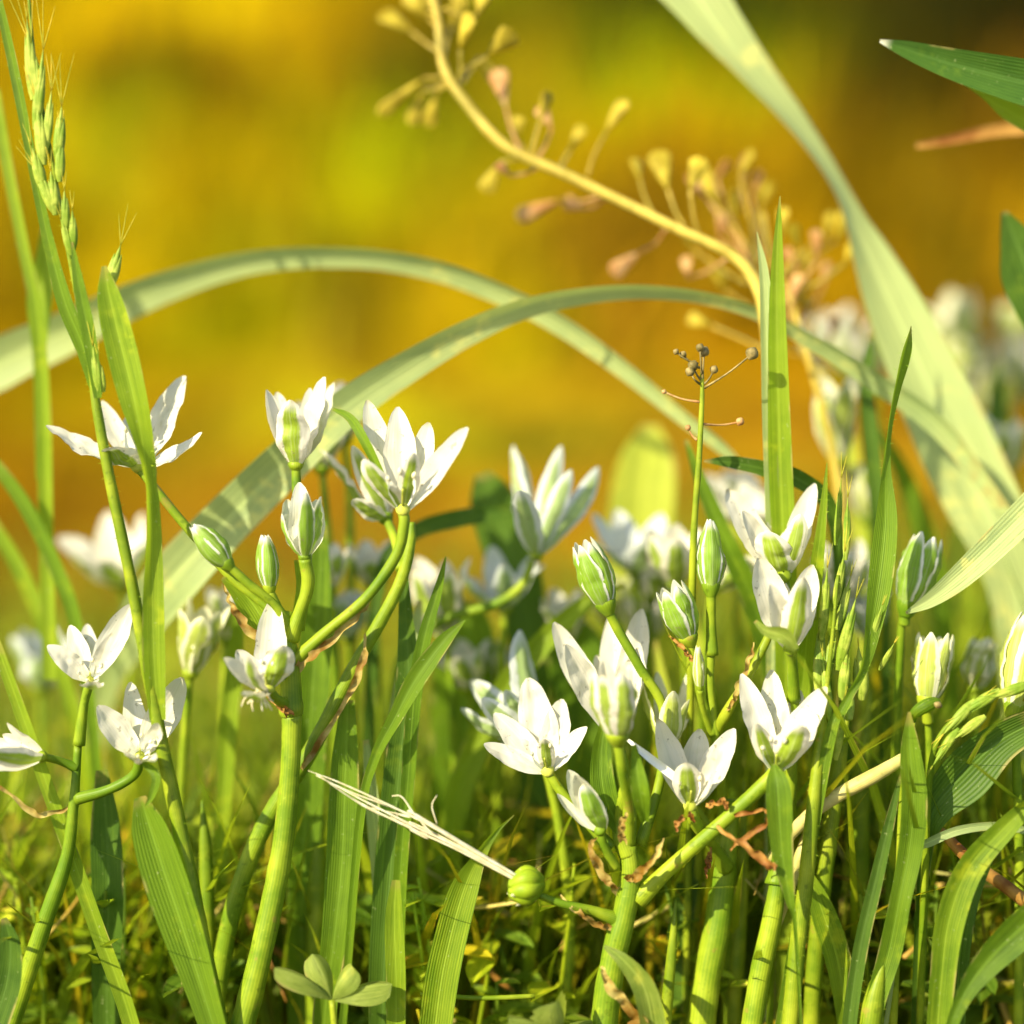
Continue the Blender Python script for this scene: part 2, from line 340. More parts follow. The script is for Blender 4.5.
# ------------------------------------------------------------------ the ground, rising to a bank behind
PATCH = [(-1.17,3.79,0.663,0.354,0.0016), (-0.82,3.79,0.439,0.246,0.0011), (-0.44,3.79,0.288,0.150,0.0011), (-0.13,3.79,0.482,0.323,0.0011), (0.18,3.79,0.142,0.048,0.0011), (0.52,3.79,0.414,0.164,0.0011), (0.81,3.79,0.189,0.061,0.0011), (1.14,3.79,0.176,0.158,0.0018), (-0.92,2.92,0.526,0.219,0.0020), (-0.79,2.92,0.450,0.171,0.0021), (-0.64,2.92,1.547,0.632,0.0011), (-0.47,2.92,1.035,0.432,0.0011), (-0.3,2.92,0.785,0.287,0.0011), (-0.14,2.92,0.191,0.077,0.0011), (0.01,2.92,0.178,0.121,0.0011), (0.15,2.92,0.038,0.015,0.0011), (0.31,2.92,0.050,0.029,0.0011), (0.48,2.92,0.080,0.072,0.0011), (0.65,2.92,0.094,0.039,0.0011), (0.81,2.92,0.020,0.018,0.0020), (0.93,2.92,0.020,0.018,0.0016), (-0.77,2.34,0.684,0.233,0.0024), (-0.63,2.34,0.139,0.043,0.0011), (-0.5,2.34,0.069,0.021,0.0011), (-0.41,2.34,0.713,0.221,0.0012), (-0.29,2.34,0.407,0.129,0.0011), (-0.18,2.34,0.010,0.006,0.0011), (-0.09,2.34,0.146,0.067,0.0011), (0.06,2.34,0.735,0.289,0.0011), (0.18,2.34,0.396,0.239,0.0011), (0.28,2.34,1.525,1.056,0.0011), (0.39,2.34,0.118,0.080,0.0011), (0.5,2.34,0.007,0.006,0.0011), (0.61,2.34,0.011,0.010,0.0011), (0.75,2.34,0.005,0.005,0.0011), (-0.67,1.98,0.891,0.323,0.0024), (-0.53,1.98,0.617,0.444,0.0011), (-0.45,1.98,0.477,0.343,0.0011), (-0.37,1.98,0.810,0.291,0.0012), (-0.3,1.98,0.236,0.075,0.0011), (-0.22,1.98,1.146,0.508,0.0011), (-0.14,1.98,1.066,0.754,0.0011), (-0.05,1.98,0.161,0.092,0.0011), (0.06,1.98,0.916,0.373,0.0011), (0.14,1.98,1.018,0.322,0.0011), (0.24,1.98,1.600,0.537,0.0017), (0.35,1.98,0.813,0.252,0.0011), (0.45,1.98,0.115,0.083,0.0011), (0.57,1.98,0.335,0.104,0.0011), (0.67,1.98,0.229,0.071,0.0011), (-0.61,1.75,0.806,0.323,0.0011), (-0.46,1.75,0.165,0.063,0.0011), (-0.35,1.75,1.292,0.529,0.0012), (-0.24,1.75,0.199,0.098,0.0011), (-0.12,1.75,0.497,0.176,0.0011), (-0.01,1.75,0.265,0.082,0.0011), (0.05,1.75,0.125,0.039,0.0053), (0.14,1.75,0.191,0.059,0.0205), (0.23,1.75,0.129,0.040,0.0035), (0.33,1.75,0.067,0.022,0.0026), (0.43,1.75,0.035,0.025,0.0012), (0.52,1.75,1.321,0.410,0.0044), (0.61,1.75,0.192,0.060,0.0020), (-0.54,1.46,0.960,0.336,0.0013), (-0.4,1.46,0.269,0.093,0.0011), (-0.3,1.46,0.812,0.450,0.0013), (-0.21,1.46,0.140,0.101,0.0011), (-0.11,1.46,1.371,0.510,0.0011), (-0.01,1.46,0.449,0.323,0.0057), (0.07,1.46,0.741,0.230,0.0168), (0.14,1.46,0.389,0.121,0.0164), (0.22,1.46,1.292,0.401,0.0073), (0.33,1.46,0.097,0.046,0.0047), (0.43,1.46,0.667,0.207,0.0040), (0.53,1.46,0.962,0.298,0.0078), (-0.47,1.21,0.240,0.075,0.0069), (-0.39,1.21,0.293,0.091,0.0045), (-0.29,1.21,0.686,0.213,0.0094), (-0.23,1.21,0.567,0.292,0.0180), (-0.18,1.21,0.707,0.302,0.0196), (-0.1,1.21,0.498,0.154,0.0205), (-0.01,1.21,0.905,0.339,0.0205), (0.08,1.21,0.804,0.297,0.0205), (0.16,1.21,0.607,0.260,0.0205), (0.25,1.21,0.232,0.072,0.0205), (0.35,1.21,0.389,0.121,0.0081), (0.47,1.21,0.310,0.096,0.0037), (-0.42,1,0.388,0.120,0.0041), (-0.34,1,0.640,0.198,0.0045), (-0.24,1,0.217,0.067,0.0133), (-0.12,1,1.284,0.742,0.0205), (-0.02,1,0.126,0.082,0.0205), (0.07,1,0.253,0.182,0.0205), (0.16,1,0.410,0.127,0.0205), (0.25,1,0.959,0.297,0.0205), (0.37,1,0.262,0.081,0.0168), (-0.36,0.8,0.286,0.089,0.0076), (-0.24,0.8,0.616,0.191,0.0205), (-0.11,0.8,0.516,0.160,0.0205), (0.01,0.8,0.735,0.228,0.0205), (0.12,0.8,0.663,0.206,0.0205), (0.22,0.8,0.453,0.140,0.0150), (0.35,0.8,0.423,0.131,0.0203)]      # (x, y, colour): dry leaves and yellowed turf; far-right shade on the bank painted dark olive
ALB = 0.62
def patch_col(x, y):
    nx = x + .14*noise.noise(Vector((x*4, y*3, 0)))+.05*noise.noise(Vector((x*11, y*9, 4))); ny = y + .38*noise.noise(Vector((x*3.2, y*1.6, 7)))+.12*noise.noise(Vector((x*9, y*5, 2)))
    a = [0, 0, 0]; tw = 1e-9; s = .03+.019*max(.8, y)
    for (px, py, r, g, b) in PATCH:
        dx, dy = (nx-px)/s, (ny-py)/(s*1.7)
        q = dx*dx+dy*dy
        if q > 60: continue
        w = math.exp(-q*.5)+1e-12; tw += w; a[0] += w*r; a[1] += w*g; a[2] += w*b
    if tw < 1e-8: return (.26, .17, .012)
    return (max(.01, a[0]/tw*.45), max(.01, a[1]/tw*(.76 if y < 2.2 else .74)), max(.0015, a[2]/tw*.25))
gm = MB(); NX, NY = 150, 230
xs = [-6+12*i/(NX-1) for i in range(NX)]; xs = [math.copysign(abs(x/6)**1.8*6, x) for x in xs]
ys = [-2.0+2.6*i/30 for i in range(30)] + [.6+4.4*(i/140)**1.2 for i in range(140)] + [5.0+35*(i/59)**2 for i in range(60)]
b0 = 0
for y in ys:
    for x in xs:
        z = ground_z(x, min(y, 6)) + max(0, y-6)*.05
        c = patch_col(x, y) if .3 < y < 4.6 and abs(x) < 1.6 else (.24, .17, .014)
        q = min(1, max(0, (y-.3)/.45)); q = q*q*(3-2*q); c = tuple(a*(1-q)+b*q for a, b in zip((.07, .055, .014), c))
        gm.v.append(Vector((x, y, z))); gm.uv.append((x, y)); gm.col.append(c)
for i in range(len(ys)-1):
    for j in range(NX-1):
        gm.f.append((i*NX+j, i*NX+j+1, (i+1)*NX+j+1, (i+1)*NX+j))
def M_ground():
    k = NT('ground_soil'); n1 = k.noise(30, 5); n2 = k.noise(140, 4)
    c = k.mix(k.ramp(n1, .3, .7), (.72, .70, .8), (1.25, 1.25, 1.1)); c2 = k.mix(k.ramp(n2, .3, .7), (.7, .7, .7), (1.3, 1.3, 1.2))
    col = k.mix(1.0, k.mix(1.0, c, c2, 'MULTIPLY'), k.tint(), 'MULTIPLY')
    return k.leafy(col, col, 0, .95, 0, n2, .6, .004)
tag(gm.build('ground', M_ground()), 'bare soil rising to a bank of yellowed turf with dark olive shade painted in', None, None, 'structure')

# turf and fallen leaves on the bank (uncountable)
def M_tinted(name, trans=.3, rough=.6):
    k = NT(name); n = k.noise(300, 3)
    col = k.mix(1.0, k.mix(k.ramp(n, .3, .7), (.8, .8, .8), (1.15, 1.15, 1.1)), k.tint(), 'MULTIPLY')
    return k.leafy(col, k.mix(1.0, col, (1.3, 1.3, 1.0), 'MULTIPLY'), trans, rough, .05)
TURF = M_tinted('bank_turf'); LITTER = M_tinted('fallen_leaf', .25)
def wild(mb, x, y, h, w, lean, az, col, seg=4, r=R):
    z0 = ground_z(x, y); dx, dy = math.cos(az), math.sin(az)
    fa = az+math.pi/2+r.uniform(-.5, .5); sx, sy = math.cos(fa), math.sin(fa)
    rows = []
    for i in range(seg+1):
        v = i/seg; ww = w*.5*(1-v**2.2)*(.65+.7*v if v < .5 else 1)
        o = Vector((x+dx*lean*h*v*v, y+dy*lean*h*v*v, z0+h*(v-.32*lean*v*v)))
        rows.append([o-Vector((sx, sy, 0))*ww, o+Vector((dx, dy, 0))*ww*.25, o+Vector((sx, sy, 0))*ww])
    mb.grid(rows, col=col)
r2 = random.Random(3); mb = MB()
for _ in range(5200):
    y = .62+3.5*r2.random()**1.5; x = r2.uniform(-1, 1)*(.22+.34*(y+.5))
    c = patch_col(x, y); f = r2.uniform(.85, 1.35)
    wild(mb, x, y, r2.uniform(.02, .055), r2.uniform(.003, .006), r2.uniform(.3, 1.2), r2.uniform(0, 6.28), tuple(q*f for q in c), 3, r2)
tag(mb.build('bank_grass', TURF), 'short yellow and olive turf covering the bank behind', None, None, 'stuff')
mb = MB()
for _ in range(1500):
    y = .7+3.2*r2.random()**1.4; x = r2.uniform(-1, 1)*(.22+.34*(y+.5)); z = ground_z(x, y)+r2.uniform(.004, .02)
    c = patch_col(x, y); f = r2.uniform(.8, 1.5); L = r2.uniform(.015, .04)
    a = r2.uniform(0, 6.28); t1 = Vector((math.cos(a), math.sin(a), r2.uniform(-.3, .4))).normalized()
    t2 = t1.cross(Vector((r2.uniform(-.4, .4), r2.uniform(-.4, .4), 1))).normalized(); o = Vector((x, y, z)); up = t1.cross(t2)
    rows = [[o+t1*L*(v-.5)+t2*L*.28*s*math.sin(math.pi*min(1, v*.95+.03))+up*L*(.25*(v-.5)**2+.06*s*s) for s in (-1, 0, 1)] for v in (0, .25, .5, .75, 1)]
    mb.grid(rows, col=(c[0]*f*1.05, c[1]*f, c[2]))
tag(mb.build('fallen_leaves', LITTER), 'dry yellow and brown leaves fallen on the bank', None, None, 'stuff')

r2 = random.Random(23); mb = MB()      # taller weeds on the bank, out of focus
for _ in range(650):
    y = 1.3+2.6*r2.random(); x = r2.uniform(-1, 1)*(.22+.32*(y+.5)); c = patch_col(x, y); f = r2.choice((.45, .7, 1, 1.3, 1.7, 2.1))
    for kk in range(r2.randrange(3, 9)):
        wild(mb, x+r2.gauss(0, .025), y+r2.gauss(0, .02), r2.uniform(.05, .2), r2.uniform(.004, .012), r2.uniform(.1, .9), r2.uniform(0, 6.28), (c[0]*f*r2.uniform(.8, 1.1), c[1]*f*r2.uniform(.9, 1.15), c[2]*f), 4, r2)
tag(mb.build('bank_weeds', TURF), 'taller tufts of yellow, olive and rusty weeds on the bank', None, None, 'stuff')
# loose grass standing among and behind the flowers (uncountable)
r3 = random.Random(11); mb = MB()
GC = [(.8, .85, .8), (1.2, 1.15, .9), (1.7, 1.4, .7), (.65, .75, .7), (2.6, 2.0, .8), (1, 1.05, 1), (3.6, 2.9, 2.4), (3.2, 1.7, .6), (1.4, .8, .4)]
for _ in range(2600):
    y = .02+.72*r3.random()**1.6; x = r3.uniform(-1, 1)*(.17+.30*y)
    h = r3.uniform(.035, .095)*(1+(.5 if x > .05 else 0))*(1.15-.3*min(1, y))
    wild(mb, x, y, h, r3.uniform(.0018, .0045), r3.uniform(.1, .9), r3.uniform(0, 6.28), r3.choice(GC), 5, r3)
for _ in range(520):
    y = .03+.30*r3.random(); x = r3.uniform(.03, .17+.30*y)
    wild(mb, x, y, r3.uniform(.08, .135), r3.uniform(.0025, .005), r3.uniform(.05, .65), r3.uniform(0, 6.28), r3.choice(GC), 6, r3)
for _ in range(1500):
    y = .016+.16*r3.random()**1.3; x = r3.uniform(-.18, .18)
    wild(mb, x, y, r3.uniform(.045, .115)*(1 if x > -.03 else .8), r3.uniform(.0008, .0028), r3.uniform(.05, .65), r3.uniform(0, 6.28), r3.choice(GC), 6, r3)
tag(mb.build('meadow_grass', SIDE), 'dense loose green grass filling the meadow under the flowers', None, None, 'stuff')
mb = MB()
for _ in range(850):      # broader lit blades a little behind the front row
    y = .018+.12*r3.random(); x = r3.uniform(-.17, .17)
    wild(mb, x, y, r3.uniform(.05, .105), r3.uniform(.003, .0058), r3.uniform(.1, .8), r3.uniform(0, 6.28), r3.choice([(1.6, 1.5, 1), (2.2, 1.9, 1), (1, 1, 1), (2.8, 2.3, 1.2), (1.3, 1.4, 1)]), 6, r3)
tag(mb.build('broad_grass', SIDE), 'broader lit green grass standing just behind the flower stems', None, None, 'stuff')
# low broad weeds (uncountable ground cover)
mb = MB()
for _ in range(480):
    y = .004+.5*r3.random()**1.6; x = r3.uniform(-1, 1)*(.16+.28*y); hz = r3.uniform(.015, .075)
    base = Vector((x, y, ground_z(x, y))); top = base+Vector((r3.uniform(-.012, .012), r3.uniform(-.01, .01), hz))
    c = r3.choice(GC)
    tube(mb, [(*base, .0011, 0), (*((base+top)/2+Vector((.002, 0, 0))), .001, 0), (*top, .0008, 0)], 5, 5, 0, c)
    for kk in range(r3.randrange(3, 7)):
        a = r3.uniform(0, 6.28); L = r3.uniform(.006, .015); s0 = base.lerp(top, r3.uniform(.4, 1))
        d = Vector((math.cos(a), math.sin(a), r3.uniform(-.1, .8))).normalized(); sd = d.cross(Vector((0, 0, 1))).normalized(); up = sd.cross(d)
        rows = [[s0+d*L*v+sd*u*L*.27*math.sin(math.pi*(.08+.9*v))**.8+up*(u*u*.1*L-.2*L*v*v) for u in (-1, -.5, 0, .5, 1)] for v in (0, .2, .4, .6, .8, 1)]
        mb.grid(rows, col=c)
tag(mb.build('ground_cover', WEED), 'low leafy weeds growing between the stems', None, None, 'stuff')

# ------------------------------------------------------------------ star-of-Bethlehem builders
def flower(root, base, axis, tips, w=24, pedicel=None, pw=8, mat=None, stamens=False, bow=.14, cup=.28, cap=1.0, name='flower', pwid=None, pmat=None):
    """tips: (px,py,mm) each mm from the base's depth, + away from the camera; axis likewise a point the bloom faces"""
    mat = mat or TEPAL; mm = base[2]; k = PX(mm); b = P(*base)
    ax = (P(axis[0], axis[1], mm+axis[2])-b).normalized()
    mb = MB(); rw = w*k*.23*cap
    pod(mb, b-ax*rw*.75, b+ax*rw*1.5, rw*2.0, lambda v: (.45+.75*math.sin(math.pi*.5*min(1, v*1.7))) if v < .6 else 1.15*max(0.02, 1-(v-.6)/.4)**.5, 12, 9)
    fl = mb.build(name, OVARY if stamens else STEM, root)
    sidev = ax.cross(FWD); sidev = sidev.normalized() if sidev.length > .05 else Vector((1, 0, 0)); sv2 = sidev.cross(ax)
    for i, t in enumerate(tips):
        tp = P(t[0], t[1], mm+t[2]); ww = (t[3] if len(t) > 3 else w)*k*.92
        d = tp-b; rad = d-ax*d.dot(ax); rad = rad.normalized() if rad.length > 1e-6 else sidev
        m2 = MB(); tepal(m2, b+rad*rw*.35, tp, ax if len(t) < 5 else UP, ww, bow, cup, rdir=None if len(t) < 5 else -FWD, seed=R.randrange(9999), tipcurl=R.uniform(-.25, .5)*(1 if bow < .25 else 0))
        m2.build('tepal', mat, fl)
    if stamens:
        L = (sum(((P(t[0], t[1], mm+t[2])-b).length for t in tips))/len(tips))*.42
        for i in range(6):
            a = i*math.pi/3+.3; rd = sidev*math.cos(a)+sv2*math.sin(a); m2 = MB()
            if rd.dot(FWD) < .1 and any(len(t) > 4 for t in tips): continue
            p0 = b+rd*rw*.5+ax*rw*.3; p1 = p0+ax*L*.55+rd*L*.28; p2 = p0+ax*L+rd*L*.30
            m2.grid([[q+ (ax.cross(rd))*s*wd+rd*abs(s)*wd*-.2 for s in (-1, 0, 1)] for q, wd in ((p0, L*.085), (p1, L*.075), (p2, L*.03))])
            sm = m2.build('stamen', FILA, fl)
            m3 = MB(); pod(m3, p2-ax*L*.06-rd*L*.05, p2+ax*L*.16+rd*L*.02, L*.13, None, 8, 6); m3.build('anther', ANTHER, root).parent = fl
        m2 = MB(); tube(m2, [(*(b+ax*rw*1.2), L*.08, 0), (*(b+ax*L*.85), L*.06, 0)], 6, 6); m2.build('pistil', OVARY, fl)
    if pedicel: stalk(root, [base+(pw,)]+pedicel, pw, fl, pmat)
    return fl
def stalk(root, path, w, parent=None, mat=None, name='pedicel', hair=0):
    path = [q if len(q) > 3 else q+(w,) for q in path]; path[-1] = path[-1][:3]+(path[-1][3]*1.35,); wp = world(path); mb = MB(); tube(mb, wp)
    if hair: hairs(mb, wp, hair, .0011)
    return mb.build(name, mat or STEM, parent or root)
def bud(root, base, tip, w, openr=.12, n=6, pedicel=None, pw=7, mat=None, spin=.4, name='bud'):
    mat = mat or BUDM; mm = base[2]; k = PX(mm); b = P(*base); t = P(tip[0], tip[1], mm+tip[2]); ax = t-b; L = ax.length; ax.normalize()
    u = ax.cross(FWD).normalized(); v = u.cross(ax); wr = w*k*.5; mb = MB()
    pod(mb, b-ax*wr*.25, b+ax*L*.3, wr*.95, lambda s: (.5+.6*math.sin(math.pi*.5*min(1, s*2))) if s < .5 else 1.1*(1-(s-.5)/.5*.9), 12, 9)
    o = mb.build(name, STEM, root)
    for i in range(n):
        a = spin+i*2*math.pi/n; rd = u*math.cos(a)+v*math.sin(a); inner = i % 2
        rr = wr*(.70 if inner else .82); le = L*R.uniform(.93, 1.0)
        tp = b+ax*le+rd*wr*openr; ct = b+ax*L*.42+rd*(2*rr-.5*wr*openr); m2 = MB()
        tepal(m2, b+rd*wr*.25, tp, ax, wr*1.18, ctrl=ct, rdir=rd, cup=.5, seed=R.randrange(9999), prof=lambda s: (.5+.5*math.sin(math.pi*s)) if s < .5 else max(.02, math.cos(math.pi/2*((s-.5)/.5)))**.6)
        m2.build('tepal', mat, o)
    if pedicel: stalk(root, [base+(pw,)]+pedicel, pw, o)
    return o
def auto(root, base, tip, openness, w, n=6, spin=0.0, jit=.12, **kw):
    """six tepals about the axis base->tip, spread by openness degrees"""
    mm = base[2]; b = P(*base); t = P(tip[0], tip[1], mm+tip[2]); ax = t-b; L = ax.length; ax.normalize(); k = PX(mm)
    u = ax.cross(FWD).normalized(); v = u.cross(ax); tips = []
    for i in range(n):
        a = spin+i*2*math.pi/n; o = math.radians(openness*(1+R.uniform(-jit, jit)*1.5)); l = L*(1+R.uniform(-jit, jit)*.5)
        q = b+ax*l*math.cos(o)+(u*math.cos(a)+v*math.sin(a))*l*math.sin(o)
        c = q-CAM; d = c.dot(FWD); kk = FW/1024*d/FOC
        tips.append((512+c.dot(RT)/kk, 512-c.dot(UP)/kk, (d-FOC)*1000-mm))
    return flower(root, base, tip, tips, w, **kw)
def bract(root, path, parent=None, mat=None, fold=.3, name='bract'):
    mb = MB(); wp = world([q[:3]+(q[3]*(.75 if (mat or BRACT) in (BRACT, BROWN) else 1),)+q[4:] for q in path])
    if (mat or BRACT) in (BRACT, BROWN):
        s = spline(wp, 16); r = random.Random(len(USED)); USED[len(USED)] = 1
        wp = [(q[0]+r.uniform(-1, 1)*.00035, q[1]+r.uniform(-1, 1)*.0006, q[2]+r.uniform(-1, 1)*.00035, q[3]*r.uniform(.6, 1.2), q[4]+r.uniform(-.7, .7)) for q in s]
    blade(mb, wp, max(12, len(wp)*3), 5, fold, seed=3, wav=.1); return mb.build(name, mat or BRACT, parent or root)
def plant(label, stem, group=None, mat=None, name='star_of_bethlehem', ground=True, hair=0, seg=14, lean=.5):
    wp = world(stem)
    if ground: wp = grounded(wp, lean)
    wp = [q[:3]+(q[3]*.84,)+q[4:] for q in wp]
    rt = thing(name, label, 'flower', Vector(wp[-1][:3]), group)
    mb = MB(); tube(mb, wp, None, seg, .02)
    if hair: hairs(mb, wp, hair, .001)
    mb.build('stem', mat or STEM, rt); return rt

# ------------------------------------------------------------------ flowers at the left edge
p = plant('flower clump with two star blooms above an angled yellow-green stem at the left edge', [(78, 745, 2, 9), (74, 800, 2, 12), (66, 860, 3, 16), (42, 930, 4, 20), (18, 1005, 5, 21), (0, 1060, 6, 22)])
flower(p, (90, 681, 0), (90, 640, -26), [(51, 646, -4, 24), (70, 624, 7, 22), (87, 620, 13, 20), (131, 604, 5, 29), (106, 640, -12, 15), (93, 686, -16, 24)], 20, [(84, 705, 1), (79, 745, 2)], 9, stamens=True, bow=.12)
flower(p, (140, 757, -2), (140, 715, -26), [(98, 706, -2, 31), (130, 683, 10, 26), (184, 677, 5, 36), (161, 722, -9, 18), (128, 752, -14, 22), (150, 752, -16, 20)], 24, [(134, 775, 0), (108, 790, 1), (76, 799, 2)], 10, stamens=True, bow=.16)
flower(p, (44, 757, -3), (-10, 745, -8), [(-14, 766, -6, 26), (6, 729, -3, 15), (-20, 752, -14, 24), (-20, 742, 6, 22), (2, 735, 4, 18)], 24, [(60, 761, 0), (77, 768, 2)], 8, bow=.2)
bract(p, [(75, 805, 2, 3), (40, 815, 0, 8), (5, 790, -2, 6), (-20, 780, -3, 3)])
bract(p, [(140, 760, -6, 4), (156, 775, -9, 9), (152, 795, -9, 7), (146, 806, -9, 2)], mat=GREEN)

# ------------------------------------------------------------------ the tall flower stem left of the middle
p = plant('tallest star flower plant, a thick stem topped by a cluster of blooms and green buds', [(292, 712, 2, 23), (290, 770, 2, 24), (282, 850, 2, 26), (264, 940, 1, 28), (244, 1020, 0, 30), (226, 1080, 0, 31)], seg=18)
stalk(p, [(292, 716, 2, 22), (291, 708, 2, 25), (291, 690, 2, 21), (289, 660, 2, 22), (286, 630, 2, 14), (288, 612, 3, 9)], 20, name='stem_top')
flower(p, (138, 468, 4), (138, 410, -9), [(46, 426, 2, 30), (101, 404, 14, 26), (182, 374, 8, 36), (205, 436, -5, 28), (108, 446, -10, 40, 1), (128, 415, 16, 26)], 30, [(150, 482, 3), (184, 524, 3), (232, 578, 3), (272, 612, 3), (288, 640, 2)], 9, stamens=True, bow=.1, cup=.22)
flower(p, (296, 467, 7), (294, 420, -4), [(291, 400, -7, 37), (268, 390, 0, 26), (277, 392, 7, 26), (317, 379, -2, 30), (312, 388, 6, 26), (332, 382, 8, 26)], 30, [(297, 490, 7), (302, 520, 7), (306, 580, 5), (298, 630, 3)], 10, TEPAL, bow=.2, cup=.4)
flower(p, (305, 559, -1), (302, 490, -3), [(300, 484, 2, 30), (317, 497, -4, 22), (279, 514, -3, 20), (318, 500, 8, 28), (286, 500, 8, 28), (306, 492, -9, 20)], 26, [(308, 585, 0), (300, 612, 1), (290, 640, 2)], 13, BUDM, bow=.2, cup=.4)
bud(p, (270, 592, 0), (265, 534, 0), 27, .3, 6, [(280, 612, 1), (290, 640, 2)], 9, spin=.2)
bud(p, (230, 567, -3), (192, 524, 0), 31, .25, 6, [(250, 585, -2), (276, 606, 0), (290, 630, 2)], 9, spin=1.1)
fl = flower(p, (268, 690, -6), (258, 640, -14), [(272, 600, 5, 36), (236, 650, 3, 26), (226, 658, -8, 22), (283, 645, -5, 40, 1), (246, 690, -16, 24), (248, 655, -16, 22)], 28, [(278, 700, -3), (290, 706, 2)], 10, stamens=True, bow=.24, cup=.5)
m = MB()
for i in range(9): tube(m, world([(262+R.uniform(-6, 6), 688, -8, 2.5), (258+i*3-12, 697+R.uniform(0, 6), -12, 2), (250+i*4-8+R.uniform(-4, 4), 700+R.uniform(0, 12), -13, 1.2)]), 6, 5)
m.build('withered_threads', FIBRE, fl)
flower(p, (403, 511, -4), (402, 450, -18), [(366, 402, 10, 32), (398, 406, 6, 36), (364, 460, -8, 28, 1), (463, 428, -9, 28), (430, 424, 8, 32), (414, 452, -8, 24, 1)], 28, [(404, 525, -4), (396, 556, -3), (366, 598, -2), (326, 632, 0), (294, 662, 2)], 11, bow=.12, cup=.32, stamens=True)
bract(p, [(333, 409, 2, 3), (350, 418, 0, 9), (364, 440, -3, 10), (384, 480, -4, 7)], mat=GREEN)
bract(p, [(372, 600, 0, 3), (356, 618, 0, 9), (318, 650, 0, 11), (295, 668, 1, 13)])
bract(p, [(222, 582, 2, 3), (232, 605, 1, 7), (250, 632, 0, 12), (286, 655, 1, 14)])
bract(p, [(222, 578, 2, 4), (246, 596, 3, 26), (268, 630, 3, 30), (286, 672, 3, 14)], mat=BRIGHT)
bract(p, [(296, 560, 6, 4), (300, 590, 5, 8), (294, 640, 4, 12)], mat=BRIGHT)
bract(p, [(262, 690, 0, 3), (276, 704, -2, 7), (291, 714, -2, 12)], mat=BROWN)

# ------------------------------------------------------------------ pale slanting stalk behind it
p = plant('pale green slanting flower stalk with a brown dried bract, right of the tall cluster', [(412, 522, 8, 8), (410, 545, 8, 13), (397, 590, 8, 15), (352, 672, 9, 18), (310, 752, 10, 20), (262, 830, 12, 21), (230, 920, 14, 22)])
bract(p, [(366, 632, 6, 2), (363, 660, 5, 9), (352, 690, 5, 9), (318, 745, 7, 9), (300, 772, 8, 5)])
flower(p, (387, 520, 20), (340, 440, 8), [(326, 447, 8, 34), (352, 448, -4, 24), (375, 440, 14, 28), (400, 462, 8, 24), (352, 500, -8, 22)], 30, [(395, 540, 16), (402, 570, 10)], 9, bow=.15)

# ------------------------------------------------------------------ centre clump
p = plant('knobbly branching star flower stem carrying a dry seed capsule at its side', [(628, 846, 0, 20), (630, 880, 0, 25), (624, 915, 0, 28), (613, 960, 0, 31), (605, 1015, 0, 33), (600, 1080, 0, 34)], seg=18)
stalk(p, [(628, 856, 0, 19), (622, 838, 0, 19), (620, 812, 0, 15), (630, 780, -4, 11)], 16, name='stem_top')
bud(p, (618, 740, -14), (612, 666, -5), 50, .75, 6, [(622, 770, -12), (628, 805, -5), (628, 845, 0)], 11, TEPAL, spin=.1)
flower(p, (617, 738, 6), (605, 690, -20), [(552, 622, 6, 32), (566, 645, -6, 32), (610, 613, 12, 31), (642, 609, 8, 34), (636, 650, -2, 26), (596, 655, 10, 22)], 27, [(624, 760, 5), (632, 800, 3), (630, 845, 0)], 9, bow=.13, cup=.35)
flower(p, (548, 772, 2), (535, 720, -18), [(484, 744, 0, 26), (495, 713, 4, 30), (528, 678, 9, 42), (561, 699, 6, 32), (583, 727, -2, 22), (544, 737, -6, 20, 1)], 26, [(560, 790, 2), (585, 820, 1), (612, 848, 0)], 10, stamens=True, bow=.13)
flower(p, (601, 832, -5), (572, 780, -8), [(568, 770, 2, 26), (557, 794, 1, 14), (584, 784, -6, 26, 1), (590, 785, 7, 22), (575, 775, -4, 26)], 24, [(604, 845, -4), (615, 868, -1)], 9, BUDM, bow=.28, cup=.5)
bud(p, (608, 610, 3), (581, 540, 0), 42, .5, 6, [(618, 630, 4), (640, 668, 5), (664, 712, 6), (660, 780, 6), (640, 845, 3)], 10, spin=.9)
flower(p, (776, 772, -4), (778, 710, -20), [(745, 677, 2, 32), (772, 671, 8, 35), (822, 689, -2, 38), (800, 724, -7, 42, 1), (756, 722, -6, 26, 1), (800, 690, 9, 26)], 28, [(762, 786, -4), (716, 828, -3), (672, 866, -2), (638, 900, 0)], 15, bow=.18, cup=.4, stamens=True)
pd = stalk(p, [(524, 889, -6, 5), (560, 903, -5, 8), (590, 910, -3, 10), (618, 920, 0, 12)], 9, name='pedicel')
bract(p, [(560, 896, -4, 2), (580, 914, -5, 8), (612, 930, -2, 8)])
m = MB(); cb, ct = P(544, 882, -6), P(508, 889, -8)
for q in range(6):
    a = q*math.pi/3+.3; o = (UP*math.cos(a)+FWD*math.sin(a))*8*PX(0); pod(m, cb+o*.35, ct+o*.7, 19*PX(0), lambda v: (.12+math.sin(math.pi*min(1, v*.9+.08)))*.95, 10, 9, col=(1.0, 1.05, .8), bend=o*.75)
pod(m, cb, ct, 24*PX(0)); cp = m.build('seed_capsule', STEM, p)
for q in range(6):
    a = q*1.05; o = (UP*math.cos(a)+FWD*math.sin(a)); m = MB(); tepal(m, cb+o*3*PX(0), cb.lerp(ct, R.uniform(.6, 1.05))+o*R.uniform(10, 19)*PX(0), ct-cb, 15*PX(0), .3, .6, seed=q); m.build('withered_tepal', YELT, cp)
